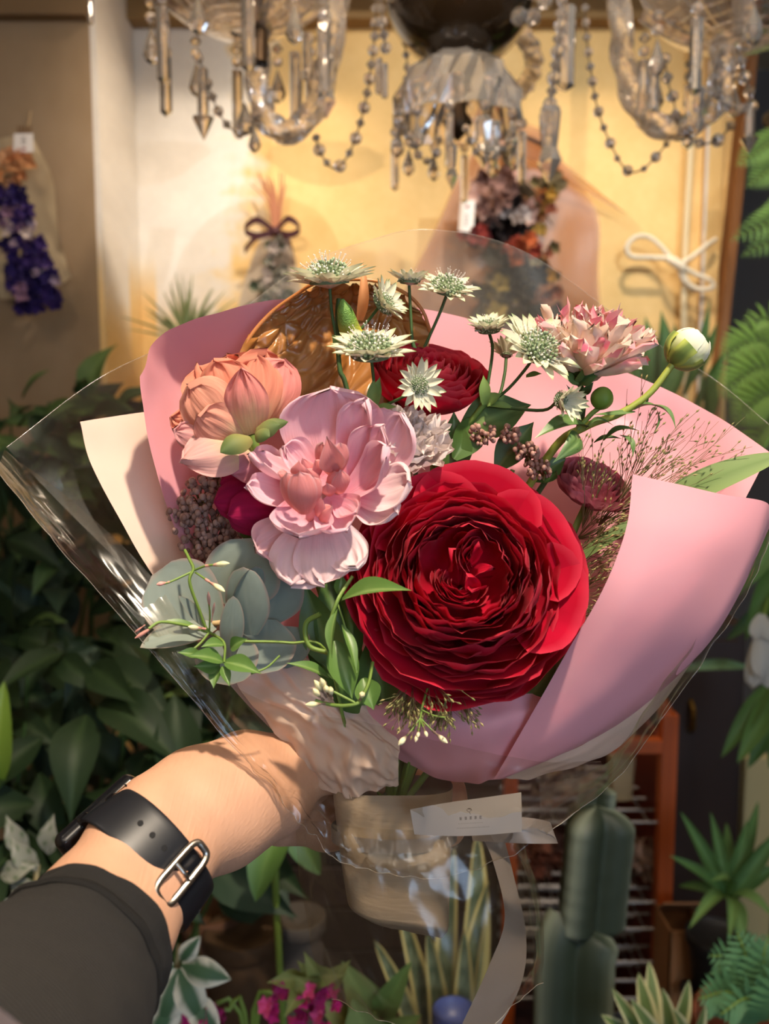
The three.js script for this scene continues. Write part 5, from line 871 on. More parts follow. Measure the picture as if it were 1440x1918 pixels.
/** a little dried bloom of a few petals: merged, one part */
const dryBloom = [5, 6, 7].map((n, s) => { const list = []; for (let k = 0; k < n; k++) { const a = k / n * 6.283, sp = 0.9 + 0.2 * Math.sin(k * 3 + s), d = V3(Math.sin(sp) * Math.cos(a), Math.cos(sp), Math.sin(sp) * Math.sin(a)); list.push(dryPetalG.clone().applyQuaternion(facing(d, V3(0, 1, 0)))); } list.push(new THREE.IcosahedronGeometry(0.25, 1)); return merge(list); });
function dryParts(o, n, seed, region, colors, size, name, front = 0.03) {
  const r = rng(seed), mats = colors.map((c) => std(c, 0.85));
  for (let i = 0; i < n; i++) { const [x, y] = region(r), p = onZ(x, y, region.z + rr(r, 0.012, front)), m = mesh(name, dryBloom[i % 3], mats[Math.floor(r() * mats.length)], o); m.position.copy(p).sub(o.position); m.scale.setScalar(size * rr(r, 0.7, 1.25)); m.quaternion.copy(facing(V3(rr(r, -.6, .6), rr(r, -.6, .4), 1), V3(0, 1, 0))); }
}
{
  const z = ZL, o = thing('dried_bouquet', 'dried purple statice bunch in a tan wrap hanging on the beige wall', 'dried flowers', onZ(60, 340, z));
  const reg = Object.assign((r) => { const t = r(), x = lerp(20, 78, t) + rr(r, -48, 44) * (0.55 + 0.45 * t), y = lerp(365, 575, t); return [x, y + rr(r, -14, 14)]; }, { z: z + 0.02 });
  dryParts(o, 80, 4, reg, [0x2c1a5c, 0x3a2368, 0x24124a, 0x4a3070], 0.022, 'dried_flower', 0.06);
  dryParts(o, 34, 8, reg, [0xb49aa8, 0xcbb4bc, 0x8f6a80, 0xd8c4b8], 0.015, 'dried_flower', 0.085);
  const rg2 = Object.assign((r) => [rr(r, -10, 66), rr(r, 288, 345)], { z: z + 0.02 }); dryParts(o, 14, 5, rg2, [0xd99a62, 0xc88a58, 0xe0aa78], 0.022, 'dried_leaf', 0.06);
  const W = (q) => onZ(q[0], q[1], z + q[2]);
  addW('wrap_paper', sheet([[[-10, 262, .035], [30, 255, .03], [64, 262, .014]], [[-20, 380, .02], [40, 380, .012], [100, 338, .014]], [[-20, 470, .02], [50, 470, .012], [110, 440, .014]], [[0, 560, .02], [70, 560, .012], [134, 520, .014]]].map((r) => r.map(W)), 12, 20, crease(6, 0.006)), std(0xc8b088, 0.7, { transmission: 0.25 }), o);
  addW('price_tag', sheet([[[26, 250, .07], [62, 250, .07]], [[25, 285, .072], [63, 285, .072]]].map((r) => r.map(W)), 2, 2).scale(1, 1, 1), M.tag.clone(), o).geometry.attributes.uv.array.forEach((v, i, a) => { a[i] = v / 0.4; });
  addW('hanging_string', tube([[58, 208, .006], [52, 240, .02], [44, 262, .04]].map(W), 0.0012, 10, 5), std(0xc9a878, 0.8), o);
  addW('stem_bundle', merge([-8, -3, 2, 7, 12].map((k) => tube([[44 + k * 1.2, 236, .03], [42 + k, 262, .035], [38 + k * 2, 310, .03]].map(W), 0.0015, 8, 5))), std(0x6a4a2c, 0.8), o);
}
{
  const z = ZB, o = thing('dried_bouquet', 'small dried grey bunch with a dark ribbon bow hanging on the yellow wall', 'dried flowers', onZ(515, 430, z));
  const W = (q) => onZ(q[0], q[1], z + q[2]), r = rng(44);
  const list = []; for (let i = 0; i < 16; i++) { const a = rr(r, -1, 1); list.push(tube([[516 + a * 5, 432, .04], [514 + a * 14, 380, .042], [510 + a * 36 - 10, rr(r, 322, 350), .045]].map(W), [0.003, 0.0025, 0.0012], 8, 5)); }
  addW('stem_bundle', merge(list), std(0xb87a5a, 0.8), o);
  const rib = std(0x4a2026, 0.5); for (const q of [[[512, 432, .055], [482, 412, .07], [458, 430, .06], [480, 442, .055], [512, 436, .055]], [[518, 432, .055], [540, 410, .07], [562, 428, .06], [545, 440, .055], [518, 436, .055]], [[512, 436, .056], [480, 445, .06], [458, 470, .05]], [[522, 436, .056], [545, 460, .06], [552, 500, .05]]]) { const P = q.map(W); addW('ribbon_bow', grid(16, 2, (u, v) => catPoint(P, u).add(V3(0, (v - 0.5) * 0.014, 0.004 * v))), rib, o); }
  addW('ribbon_knot', new THREE.SphereGeometry(0.011, 12, 8).translate(...W([516, 434, .058]).toArray()), rib, o);
  const reg = Object.assign((q) => { const t = q(); return [516 + rr(q, -22, 22) * (0.5 + t * 1.6) - 6 * t, lerp(455, 590, t)]; }, { z: z + 0.02 });
  dryParts(o, 52, 14, reg, [0x8f8a7c, 0x6a6a58, 0xa8a090, 0x55604a, 0xb8aaa0], 0.018, 'dried_flower', 0.055);
  addW('wrap_paper', sheet([[[490, 440, .02], [516, 436, .03], [542, 440, .02]], [[460, 520, .012], [516, 520, .02], [560, 520, .012]], [[440, 600, .012], [516, 610, .02], [575, 600, .012]]].map((q) => q.map(W)), 12, 12, crease(2, 0.006)), std(0xcbbba4, 0.7, { transmission: 0.3 }), o);
}
{
  const z = ZB, o = thing('dried_bouquet', 'large dried bouquet with orange flowers and a white tag hanging on the yellow wall', 'dried flowers', onZ(950, 300, z)), W = (q) => onZ(q[0], q[1], z + q[2]);
  const fan = (n, seed, x0, x1, y0, y1, cols, s, name, f = 0.08) => dryParts(o, n, seed, Object.assign((r) => { const t = r(); return [lerp((x0 + x1) / 2, rr(r, x0, x1), 0.55 + 0.45 * t), lerp(y0, y1, t)]; }, { z: z + 0.03 }), cols, s, name, f);
  fan(16, 1, 890, 985, 325, 400, [0x8a6458, 0xb08878, 0x6a463c, 0xc49c8c], 0.034, 'dried_leaf'); fan(14, 2, 905, 985, 395, 440, [0x2a1a16, 0x1c1210, 0x3c2620], 0.036, 'dried_leaf', 0.06);
  fan(9, 3, 915, 985, 395, 420, [0x9a8c88, 0xb0a098], 0.024, 'dried_leaf', 0.11); fan(7, 4, 870, 915, 430, 455, [0x7a2a26, 0x9a3a30], 0.024, 'dried_flower', 0.10);
  fan(12, 5, 945, 1010, 450, 490, [0xb05a2c, 0xc4683a, 0x9a3c26, 0xa84838], 0.026, 'dried_flower', 0.11); fan(40, 6, 880, 1045, 470, 600, [0x6a5a44, 0x4c4232, 0x8a7a58, 0x3c342a, 0x9a8444], 0.030, 'dried_flower', 0.09);
  fan(26, 7, 985, 1050, 340, 560, [0xb88a34, 0x9a7a34, 0x6a5a34, 0x8a4a30], 0.020, 'dried_flower', 0.07); fan(14, 9, 900, 1000, 545, 620, [0x4a4038, 0x3a3028, 0x665844], 0.034, 'dried_leaf', 0.06);
  const twig = []; const r = rng(6); for (let i = 0; i < 10; i++) { const x = rr(r, 960, 1040); twig.push(tube([[935, 270, .04], [950 + i * 3, 320, .06], [x, rr(r, 360, 520), .07]].map(W), 0.0018, 10, 5)); } addW('twig', merge(twig), std(0x4a3a24, 0.8), o);
  for (const [x, y] of [[1000, 370], [1020, 345], [1030, 360], [1010, 352], [985, 320], [975, 300]]) { const m = mesh('dried_leaf', dryPetalG, std(0x5a4a2c, 0.8), o); m.position.copy(W([x, y, .05])).sub(o.position); m.scale.setScalar(0.045); m.quaternion.copy(facing(V3(x > 1005 ? 1 : -1, 0.6, 0.2))); }
  addW('price_tag', sheet([[[862, 378, .12], [890, 374, .12]], [[858, 432, .122], [886, 436, .122]]].map((q) => q.map(W)), 2, 2), M.tag, o).geometry.attributes.uv.array.forEach((v, i, a) => { a[i] = i % 2 ? 1 - v / 0.4 : v / 0.4; });
  const veil = std(0xe2c4a6, 0.4, { transmission: 0.86, thickness: 0 });
  addW('wrap_film', sheet([[[915, 230, .012], [955, 225, .03], [1010, 240, .012]], [[860, 330, .012], [945, 320, .03], [1070, 330, .012]], [[815, 430, .012], [940, 430, .03], [1120, 405, .012]], [[770, 520, .012], [950, 540, .03], [1120, 520, .012]], [[740, 600, .012], [950, 640, .03], [1130, 640, .012]]].map((q) => q.map(W)), 20, 24, crease(4, 0.006)), veil, o);
  addW('wrap_film', sheet([[[945, 262, .10], [990, 255, .10], [1030, 275, .08]], [[960, 285, .06], [1010, 290, .06], [1050, 300, .05]], [[1000, 300, .02], [1060, 340, .03], [1175, 402, .015]]].map((q) => q.map(W)), 14, 12, crease(8, 0.006)), veil, o);
  addW('ribbon_bow', tube([[925, 262, .09], [965, 252, .11], [1010, 268, .11], [1040, 288, .08], [1050, 300, .07]].map(W), 0.004, 16, 6), std(0x2a1812, 0.6), o);
  addW('hanging_string', tube([[950, 180, .004], [952, 230, .03], [955, 258, .08]].map(W), 0.0014, 8, 5), std(0x8a6a44, 0.8), o);
}
// white cord tied in a bow on the yellow wall
{
  const z = ZB + 0.02, W = (q) => onZ(q[0], q[1], z + (q[2] ?? 0.012)), o = thing('knotted_rope', 'thick white rope tied in a bow, hanging down the yellow wall', 'rope', W([1265, 490])), m = std(0xe6d6ba, 0.7);
  addW('cord_line', tube([[1302, 40], [1298, 180], [1292, 300], [1284, 440], [1280, 560], [1281, 660], [1283, 760]].map(W), 0.0068, 40, 8), std(0xdcc79e, 0.7), o);
  addW('cord_loop', tube([[1262, 490, .03], [1238, 462, .03], [1215, 444, .03], [1190, 444, .03], [1174, 462, .03], [1182, 480, .03], [1215, 482, .03], [1250, 484, .03], [1268, 492, .03]].map(W), 0.0055, 60, 8), m, o);
  addW('cord_loop', tube([[1270, 494, .035], [1300, 512, .03], [1330, 525, .03], [1334, 538, .03], [1310, 542, .03], [1290, 532, .03], [1276, 506, .035]].map(W), 0.0055, 50, 8), m, o);
  addW('cord_end', tube([[1272, 496, .03], [1300, 478, .03], [1325, 458, .03], [1340, 448, .02]].map(W), 0.0055, 20, 8), m, o);
  addW('cord_end', tube([[1268, 498, .03], [1280, 525, .03], [1300, 545, .02]].map(W), 0.005, 16, 8), m, o);
  addW('cord_knot', tube([[1248, 484, .034], [1262, 490, .04], [1276, 500, .04], [1284, 508, .034]].map(W), [0.007, 0.0105, 0.0105, 0.007], 16, 10), m, o);
}
// ---------------------------------------------------------------- plants
const greens = (a, b) => (u, v) => mix3(a, b, clamp(0.35 + 0.6 * Math.exp(-Math.abs(u) * 10) + 0.25 * noise(u * 3, v * 6)));
const leafSet = (L, w, a, b, o = {}) => [1, 2, 3].map((s) => leaf(L, w * (0.9 + 0.1 * s), { seed: s, fold: 0.3, bulge: 0.06 * s, curl: -0.05 * s, twist: 0.3 * (s - 2), color: greens(a, b), ...o }));
M.bgLeaf = leafMat({ roughness: 0.55, specularIntensity: 0.6 });
const potG = (r, h) => lathe([[0.001, 0], [r * 0.72, 0], [r * 0.95, h * 0.86], [r * 1.04, h * 0.86], [r * 1.06, h], [r * 0.96, h], [r * 0.92, h * 0.9], [0.001, h * 0.88]], 28);
/** potted leafy shrub: stems from the pot, leaves spread over the part of the view it fills */
function shrub(name, label, potAt, potR, potH, potMat, n, seed, region, sets, opt = {}) {
  const r = rng(seed), o = thing(name, label, 'plant', potAt, opt.group), top = potAt.clone().setY(potAt.y + potH * 0.9);
  mesh('pot', potG(potR, potH), potMat, o);
  const st = [], tips = [];
  for (let i = 0; i < (opt.stems ?? 14); i++) { const [x, y, d] = region(r), e = at(x, y, d); tips.push([top, top.clone().lerp(e, 0.5).add(V3(rr(r, -.05, .05), 0.08, rr(r, -.05, .05))), e]); st.push(tube(tips[i], [0.006, 0.004, 0.002], 14, 5)); }
  addW('stem', merge(st), opt.stemMat ?? M.stemDark, o);
  for (let i = 0; i < n; i++) {
    const [x, y, d] = region(r), p = at(x, y, d), out = p.clone().sub(top.clone().setY(p.y - 0.15)).normalize();
    const dr = V3(out.x + rr(r, -.9, .9), rr(r, -0.9, opt.lift ?? 0.5), out.z * 0.4 + rr(r, -.3, .8)).normalize();
    putLeaf(o, sets[Math.floor(r() * sets.length)], M.bgLeaf, p, dr, V3(rr(r, -.6, .6), 0.8, rr(r, 0.2, 1.2)), rr(r, 0.65, 1.25));
  }
  return o;
}
const region = (x0, x1, y0, y1, d0, d1) => (r) => [rr(r, x0, x1), rr(r, y0, y1), rr(r, d0, d1)];
const clay = std(0x8a4a2c, 0.8), darkPot = std(0x1c1a1a, 0.5), greyPot = std(0x6a645e, 0.7);
{
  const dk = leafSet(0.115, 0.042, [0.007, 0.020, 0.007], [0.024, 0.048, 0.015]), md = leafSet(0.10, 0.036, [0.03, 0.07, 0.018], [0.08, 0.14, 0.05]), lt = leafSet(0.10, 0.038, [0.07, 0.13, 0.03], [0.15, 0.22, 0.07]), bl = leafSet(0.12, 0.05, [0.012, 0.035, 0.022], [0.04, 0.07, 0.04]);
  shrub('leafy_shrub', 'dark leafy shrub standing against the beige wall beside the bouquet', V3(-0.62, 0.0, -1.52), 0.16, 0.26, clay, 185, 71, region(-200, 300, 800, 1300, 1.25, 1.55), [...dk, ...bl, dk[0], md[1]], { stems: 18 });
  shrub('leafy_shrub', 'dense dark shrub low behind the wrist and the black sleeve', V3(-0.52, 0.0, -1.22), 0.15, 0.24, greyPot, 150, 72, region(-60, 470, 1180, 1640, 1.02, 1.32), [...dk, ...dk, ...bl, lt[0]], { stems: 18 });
  shrub('leafy_shrub', 'lighter shrub with yellow green leaves along the top of the hedge, by the cream paper', V3(-0.70, 0.0, -1.52), 0.12, 0.3, clay, 70, 73, region(-40, 290, 745, 880, 1.46, 1.62), [...md, ...lt, dk[1]], { stems: 10, lift: 0.9 });
  shrub('leafy_shrub', 'bright green leaves showing between the film edge and the hand', V3(-0.34, 0.0, -1.30), 0.10, 0.22, darkPot, 42, 74, region(280, 480, 1260, 1440, 1.15, 1.3), [...lt, ...md], { stems: 8 });
  // broad single leaf beside the clear film, and one at the frame edge
  const bo = thing('broad_leaf_plant', 'broad drooping green leaf beside the hand and the clear film', 'plant', V3(-0.10, 0, -1.02)); mesh('pot', potG(0.07, 0.14), darkPot, bo);
  addW('stem', tube([V3(-0.10, 0.12, -1.02), at(520, 1750, 1.0), at(525, 1560, .95), at(540, 1500, .93)], 0.004, 14, 6), M.stem, bo);
  for (const [b, t, w, c] of [[[545, 1500, .93], [478, 1690, .90], 78, [0.07, 0.16, 0.03]], [[545, 1510, .94], [600, 1640, .93], 60, [0.05, 0.12, 0.03]], [[525, 1560, .95], [440, 1560, .98], 50, [0.05, 0.12, 0.03]]]) pet(bo, b, t, w, [-0.3, 0.4, 1], { shape: point(0.4, 0.2, 0.8), fold: 0.2, bulge: 0.1, color: greens(c, [0.12, 0.22, 0.06]) }, M.leaf, 'leaf');
  const eb = thing('broad_leaf_plant', 'yellow green upright leaf cut off by the frame edge, above the sleeve', 'plant', V3(-0.62, 0, -0.98)); mesh('pot', potG(0.07, 0.16), clay, eb); addW('stem', tube([V3(-0.62, 0.14, -0.98), at(-30, 1600, 1.05), at(0, 1460, 1.02)], 0.004, 10, 6), M.stem, eb);
  pet(eb, [-4, 1470, 1.02], [8, 1275, 1.0], 56, [0.2, 0, 1], { shape: point(0.4, 0.3, 0.7), fold: 0.2, color: greens([0.12, 0.22, 0.02], [0.20, 0.30, 0.05]) }, M.leaf, 'leaf'); pet(eb, [-10, 1500, 1.02], [-60, 1380, 1.0], 56, [0.2, 0, 1], { shape: point(), color: greens([0.12, 0.22, 0.02], [0.20, 0.30, 0.05]) }, M.leaf, 'leaf');
  // pale variegated leaves low at the frame edge
  const vari = [1, 2, 3].map((s) => leaf(0.085, 0.045, { seed: s, cup: -0.2, bulge: 0.15, curl: -0.12, shape: point(0.45, 0.2, 0.9), color: (u, v) => mix3([0.06, 0.13, 0.06], [0.72, 0.70, 0.56], sstep(0.5, 0.72, Math.abs(u) + 0.25 * noise(u * 5, v * 6, s) + 0.2 * sstep(0.8, 1, v))) }));
  const hoya = thing('variegated_plant', 'small plant with white edged leaves, between the sleeve and the magenta flowers', 'plant', V3(-0.20, 0.0, -0.80)); mesh('pot', potG(0.06, 0.1), darkPot, hoya);
  addW('stem', merge([[335, 1770], [300, 1830], [370, 1850], [330, 1880]].map(([x, y]) => tube([V3(-0.20, 0.09, -0.80), at(335, 1960, .86), at(x, y, .84)], 0.0025, 10, 5))), std(0xa89a70, 0.6), hoya);
  for (const [x, y, dx, dy, s] of [[335, 1815, -0.3, -1, 0.7], [335, 1815, 0.5, -0.9, 0.66], [340, 1808, 1, -0.15, 0.6], [325, 1810, -1, -0.1, 0.6], [330, 1850, -0.4, -1, 0.7], [350, 1860, 0.7, -0.7, 0.6], [338, 1800, 0.6, 0.8, 0.4], [320, 1885, -0.8, -0.5, 0.6], [300, 1845, -1, 0.4, 0.5]]) putLeaf(hoya, vari[Math.abs(x) % 3], M.bgLeaf, at(x, y, .835), dir(dx, dy, 0.25), dir(0.2, 0.4, 1), s);
  const hv = thing('variegated_plant', 'pale mottled leaves at the frame edge just above the sleeve', 'plant', V3(-0.48, 0.0, -0.92)); mesh('pot', potG(0.07, 0.12), darkPot, hv); addW('stem', tube([V3(-0.48, 0.1, -0.92), at(60, 1760, .98), at(70, 1620, .98)], 0.003, 10, 5), std(0xa89a70, 0.6), hv);
  const vw = [1, 2].map((s) => leaf(0.085, 0.04, { seed: s, bulge: 0.1, color: (u, v) => mix3([0.36, 0.35, 0.30], [0.06, 0.11, 0.04], sstep(0.1, 0.5, noise(u * 3, v * 5, s) + 0.25)) }));
  for (const [x, y, dx, dy] of [[70, 1630, -0.5, 0.8], [80, 1650, 0.6, -0.6], [20, 1660, 0.9, -0.1], [40, 1690, -0.8, -0.3], [90, 1600, 0.2, 0.9], [0, 1640, 0.8, 0.3], [50, 1600, -0.4, 1], [85, 1690, 0.4, -1]]) putLeaf(hv, vw[x % 2], M.bgLeaf, at(x, y, .97), dir(dx, dy, 0.2), dir(0, 0.4, 1), 0.62);
}
// magenta flowers at the bottom
{
  const r = rng(91), o = thing('cyclamen_plant', 'magenta flowering pot plant below the hand, at the bottom of the picture', 'plant', V3(-0.10, 0, -0.78)); mesh('pot', potG(0.07, 0.12), clay, o);
  const ms = [0xd01a7c, 0xe02a8a, 0xa81468, 0xf05a9c].map((c) => std(c, 0.85, { transmission: 0.2 }));
  addW('stem', merge([[360, 1900], [420, 1890], [540, 1860], [580, 1880], [610, 1890]].map(([x, y]) => tube([V3(-0.10, 0.1, -0.78), at(470, 1990, .86), at(x, y, .85)], 0.0025, 10, 5))), M.stem, o);
  for (let i = 0; i < 46; i++) { const q = i < 18 ? [rr(r, 325, 425), rr(r, 1888, 1935)] : [rr(r, 500, 625), rr(r, 1830, 1930)], m = mesh('flower', dryBloom[i % 3], ms[i % 4], o); m.position.copy(at(q[0], q[1], rr(r, .82, .88))).sub(o.position); m.scale.setScalar(rr(r, 0.009, 0.015)); m.quaternion.copy(facing(dir(rr(r, -1, 1), rr(r, -.3, 1), 1))); }
  const lf = leafSet(0.05, 0.022, [0.16, 0.20, 0.05], [0.28, 0.30, 0.10]); for (let i = 0; i < 8; i++) putLeaf(o, lf[i % 3], M.bgLeaf, at(570 + (i % 4) * 14, 1830 + Math.floor(i / 4) * 16, .84), dir(rr(r, -1, 1), rr(r, -0.2, 1), 0.4), dir(0, 0.5, 1), 0.8);
}
// sansevieria behind the clear film, and the pale leafy plant in front of it
{
  const o = thing('snake_plant', 'yellow edged snake plant seen through the hanging clear film', 'plant', V3(0.10, 0.0, -1.10)); mesh('pot', potG(0.10, 0.20), greyPot, o);
  const col = (u, v) => { const e = sstep(0.60, 0.68, Math.abs(u) + 0.05 * noise(v * 9, 1)); return mix3(mix3([0.06, 0.10, 0.06], [0.15, 0.20, 0.13], clamp(0.5 + Math.sin(v * 40 + 3 * noise(u * 4, v * 8)) * 0.5)), [0.52, 0.47, 0.20], e); };
  for (const [b, t, w, n] of [[[800, 1960, 1.12], [745, 1690, 1.10], 40, [0.4, 0, 1]], [[830, 1960, 1.12], [850, 1590, 1.10], 52, [-0.2, 0, 1]], [[850, 1960, 1.12], [895, 1560, 1.08], 58, [0.2, 0, 1]], [[870, 1960, 1.12], [915, 1650, 1.06], 50, [-0.5, 0, 1]], [[820, 1960, 1.12], [800, 1740, 1.04], 44, [0.2, 0, 1]], [[860, 1960, 1.12], [870, 1740, 1.03], 46, [0, 0, 1]], [[780, 1960, 1.12], [700, 1760, 1.08], 36, [0.6, 0, 1]]]) pet(o, b, t, w, n, { shape: (v) => Math.min(1, 0.7 + v) * Math.pow(Math.max(0, 1 - v ** 3), 0.6), cup: 0.5, twist: 0.6, ruf: 0.02, nu: 8, nv: 20, seed: t[0], color: col }, M.bgLeaf, 'leaf');
  const p = thing('aroid_plant', 'soft green arrow leaves at the bottom, seen through the hanging film', 'plant', V3(0.0, 0, -0.95)); mesh('pot', potG(0.08, 0.14), std(0x4a2a20, 0.7), p);
  for (const [b, t, w, c] of [[[700, 1900, .95], [640, 1800, .93], 70, [0.20, 0.28, 0.09]], [[710, 1900, .95], [770, 1800, .92], 50, [0.13, 0.24, 0.06]], [[690, 1950, .95], [660, 1870, .90], 110, [0.22, 0.30, 0.10]], [[720, 1940, .95], [790, 1900, .90], 60, [0.16, 0.24, 0.06]], [[680, 1930, .95], [590, 1870, .93], 50, [0.24, 0.26, 0.09]]]) { pet(p, b, t, w, [0, 0.5, 1], { shape: point(0.3, 0.3, 0.9), fold: 0.2, color: greens(c, c.map((x) => x * 1.4)) }, M.bgLeaf, 'leaf'); addW('stalk', tube([V3(0, 0.12, -0.95), at(700, 1990, .95), A(b)], 0.002, 8, 5), M.stem, p); }
  const rock = thing('blue_pot', 'small blue pot low behind the clear film', 'pot', at(850, 1925, 1.0).setY(0)), h = at(850, 1888, 1.0).y; mesh('pot_body', lathe([[0.001, 0], [0.022, 0], [0.026, h], [0.022, h], [0.02, h - 0.02], [0.001, h - 0.02]], 20), std(0x4a5a9a, 0.4), rock);
}
// tall ribbed cactus
{
  const o = thing('columnar_cactus', 'tall dark columnar cactus with pale ridges in front of the orange shelf', 'cactus', at(1085, 1930, 1.12).setY(0)); mesh('pot', potG(0.10, 0.2), clay, o);
  const seg = (pts, R, ph, name) => addW(name, tube(pts.map((q) => q.isVector3 ? q : A(q)), (v, a) => R * (0.42 + 0.58 * Math.abs(Math.cos((a + ph) * 1.5)) ** 1.3) * (1 + 0.03 * noise(v * 9, a, 2)) * (v > 0.85 ? Math.sqrt(Math.max(0.001, 1 - ((v - 0.85) / 0.15) ** 2)) : 1) * (v < 0.08 ? 0.75 + v * 3 : 1), 60, 36, (u, v) => mix3([0.018, 0.030, 0.018], [0.22, 0.26, 0.20], Math.pow(Math.abs(Math.cos((u * Math.PI * 2 + ph) * 1.5)), 18) * 0.8)), std(0xffffff, 0.6, { vertexColors: true }), o);
  const foot = o.position.clone().setY(0.18);
  seg([foot, [1070, 1860, 1.10], [1090, 1720, 1.10]], 0.055, 0.6, 'lower_segment'); seg([[1095, 1740, 1.10], [1105, 1640, 1.09], [1118, 1510, 1.08]], 0.050, 0.2, 'upper_segment'); seg([[1112, 1530, 1.10], [1118, 1500, 1.10], [1122, 1468, 1.10]], 0.026, 0.9, 'top_segment');
}
// ---------------------------------------------------------------- orange wooden shelf with wire racks
{
  const zs = -1.52, W = (x, y, dz = 0) => onZ(x, y, zs + dz), L = W(952, 1700).x, R = W(1243, 1600).x, T = W(1180, 1395).y, o = thing('shelf_unit', 'orange wooden shelf unit with wire racks behind the cactus', 'shelf', V3((L + R) / 2, 0, zs));
  const wood = std(0xb0551e, 0.5), woodTex = dataTex(128, 256, (u, v) => { const t = 0.85 + 0.25 * fbm(u * 8, v * 1.5, 3); return [0.80 * t, 0.37 * t, 0.13 * t]; }); wood.map = woodTex; wood.color.set(0xffffff);
  const bx = (name, x0, x1, y0, y1, z0, z1, m = wood) => addW(name, box2(x0, x1, y0, y1, z0, z1), m, o);
  bx('post', L - 0.012, L + 0.012, 0, T + 0.05, zs - 0.012, zs + 0.012); bx('post', R - 0.014, R + 0.014, 0, T + 0.06, zs - 0.014, zs + 0.014); bx('post', L - 0.012, L + 0.012, 0, T + 0.05, zs - 0.30, zs - 0.276); bx('side_panel', R - 0.006, R + 0.006, 0, T, zs - 0.30, zs, std(0x6a2410, 0.6)); bx('top_rail', L, R, T - 0.012, T + 0.012, zs - 0.012, zs + 0.012); bx('back_panel', L, R, 0, T, zs - 0.315, zs - 0.30, std(0x3a1a10, 0.7));
  addW('top_finial', tube([V3(R, T + 0.04, zs), V3(R - 0.01, T + 0.075, zs - 0.01), V3(R - 0.03, T + 0.12, zs - 0.03)], [0.016, 0.013, 0.008], 10, 8), wood, o);
  const wm = std(0x9a9490, 0.35, { metalness: 0.7 });
  [1540, 1690, 1740, 1802, 1836, 1870].forEach((y) => { const h = W(1100, y).y, rack = part('wire_rack', o); for (let k = 0; k < 6; k++) addW('wire', tube([V3(L, h, zs - 0.05 * k), V3(R, h, zs - 0.05 * k)], 0.0032, 2, 6), wm, rack); for (let k = 0; k < 5; k++) { const x = lerp(L, R, (k + 0.5) / 5); addW('wire', tube([V3(x, h - 0.003, zs), V3(x, h - 0.003, zs - 0.27)], 0.0022, 2, 5), wm, rack); } });
  // what stands on the racks
  const h1 = W(1100, 1540).y, h2 = W(1100, 1690).y, r = rng(3);
  const jar = thing('paper_bag', 'upright cream paper bag on the upper rack of the orange shelf', 'paper bag', V3(W(1190, 1500).x, h1 + 0.004, zs - 0.10)); mesh('bag_body', grid(24, 10, (u, v) => { const a = u * Math.PI * 2, c = Math.cos(a), s = Math.sin(a), e = 0.4; return V3(Math.sign(c) * Math.abs(c) ** e * 0.024 * (0.85 + 0.2 * v), v * 0.085, Math.sign(s) * Math.abs(s) ** e * 0.018 + 0.002 * noise(u * 5, v * 5)); }), std(0xb09a72, 0.8), jar); mesh('bag_base', new RoundedBoxGeometry(0.042, 0.004, 0.032, 2, 0.001).translate(0, 0.002, 0), std(0xb09a72, 0.8), jar);
  const bundle = (label, x, y, h, n, cols, spread, len) => { const p = V3(W(x, y).x, h + 0.006, zs - 0.09), b = thing('dried_bundle', label, 'dried flowers', p), ms = cols.map((c) => std(c, 0.9)); addW('stem_bundle', merge([0, 1, 2, 3, 4, 5].map((k) => tube([p.clone().add(V3(-0.04 + 0.004 * k, 0.008, 0)), p.clone().add(V3(0, 0.02, 0)), p.clone().add(V3(len, 0.02 + 0.012 * k, 0.01))], 0.002, 6, 5))), ms[0], b); for (let i = 0; i < n; i++) { const m = mesh('dried_flower', dryBloom[i % 3], ms[i % ms.length], b); m.position.set(rr(r, -spread, spread * 1.1), rr(r, 0.014, 0.085), rr(r, -0.04, 0.06)); m.scale.setScalar(rr(r, 0.016, 0.026)); m.quaternion.copy(facing(V3(rr(r, -1, 1), rr(r, 0, 1), 1))); } };
  bundle('pinkish beige dried hydrangea heads on the middle rack of the orange shelf', 1170, 1690, h2, 46, [0x9a7a66, 0x84644f, 0xa88a76], 0.075, 0.06);
  bundle('reddish brown dried bunch on the middle rack, on the far side of the cactus', 1020, 1690, h2, 34, [0x6a3a2a, 0x83503c, 0x5a3a30], 0.06, 0.05);
  bundle('pale dried bunch on the upper rack, half hidden by the cactus', 1050, 1540, h1, 30, [0x84705c, 0x9a8872, 0x6a5442], 0.06, 0.05);
}
const CABTOP = onZ(1300, 1170, -1.66).y;
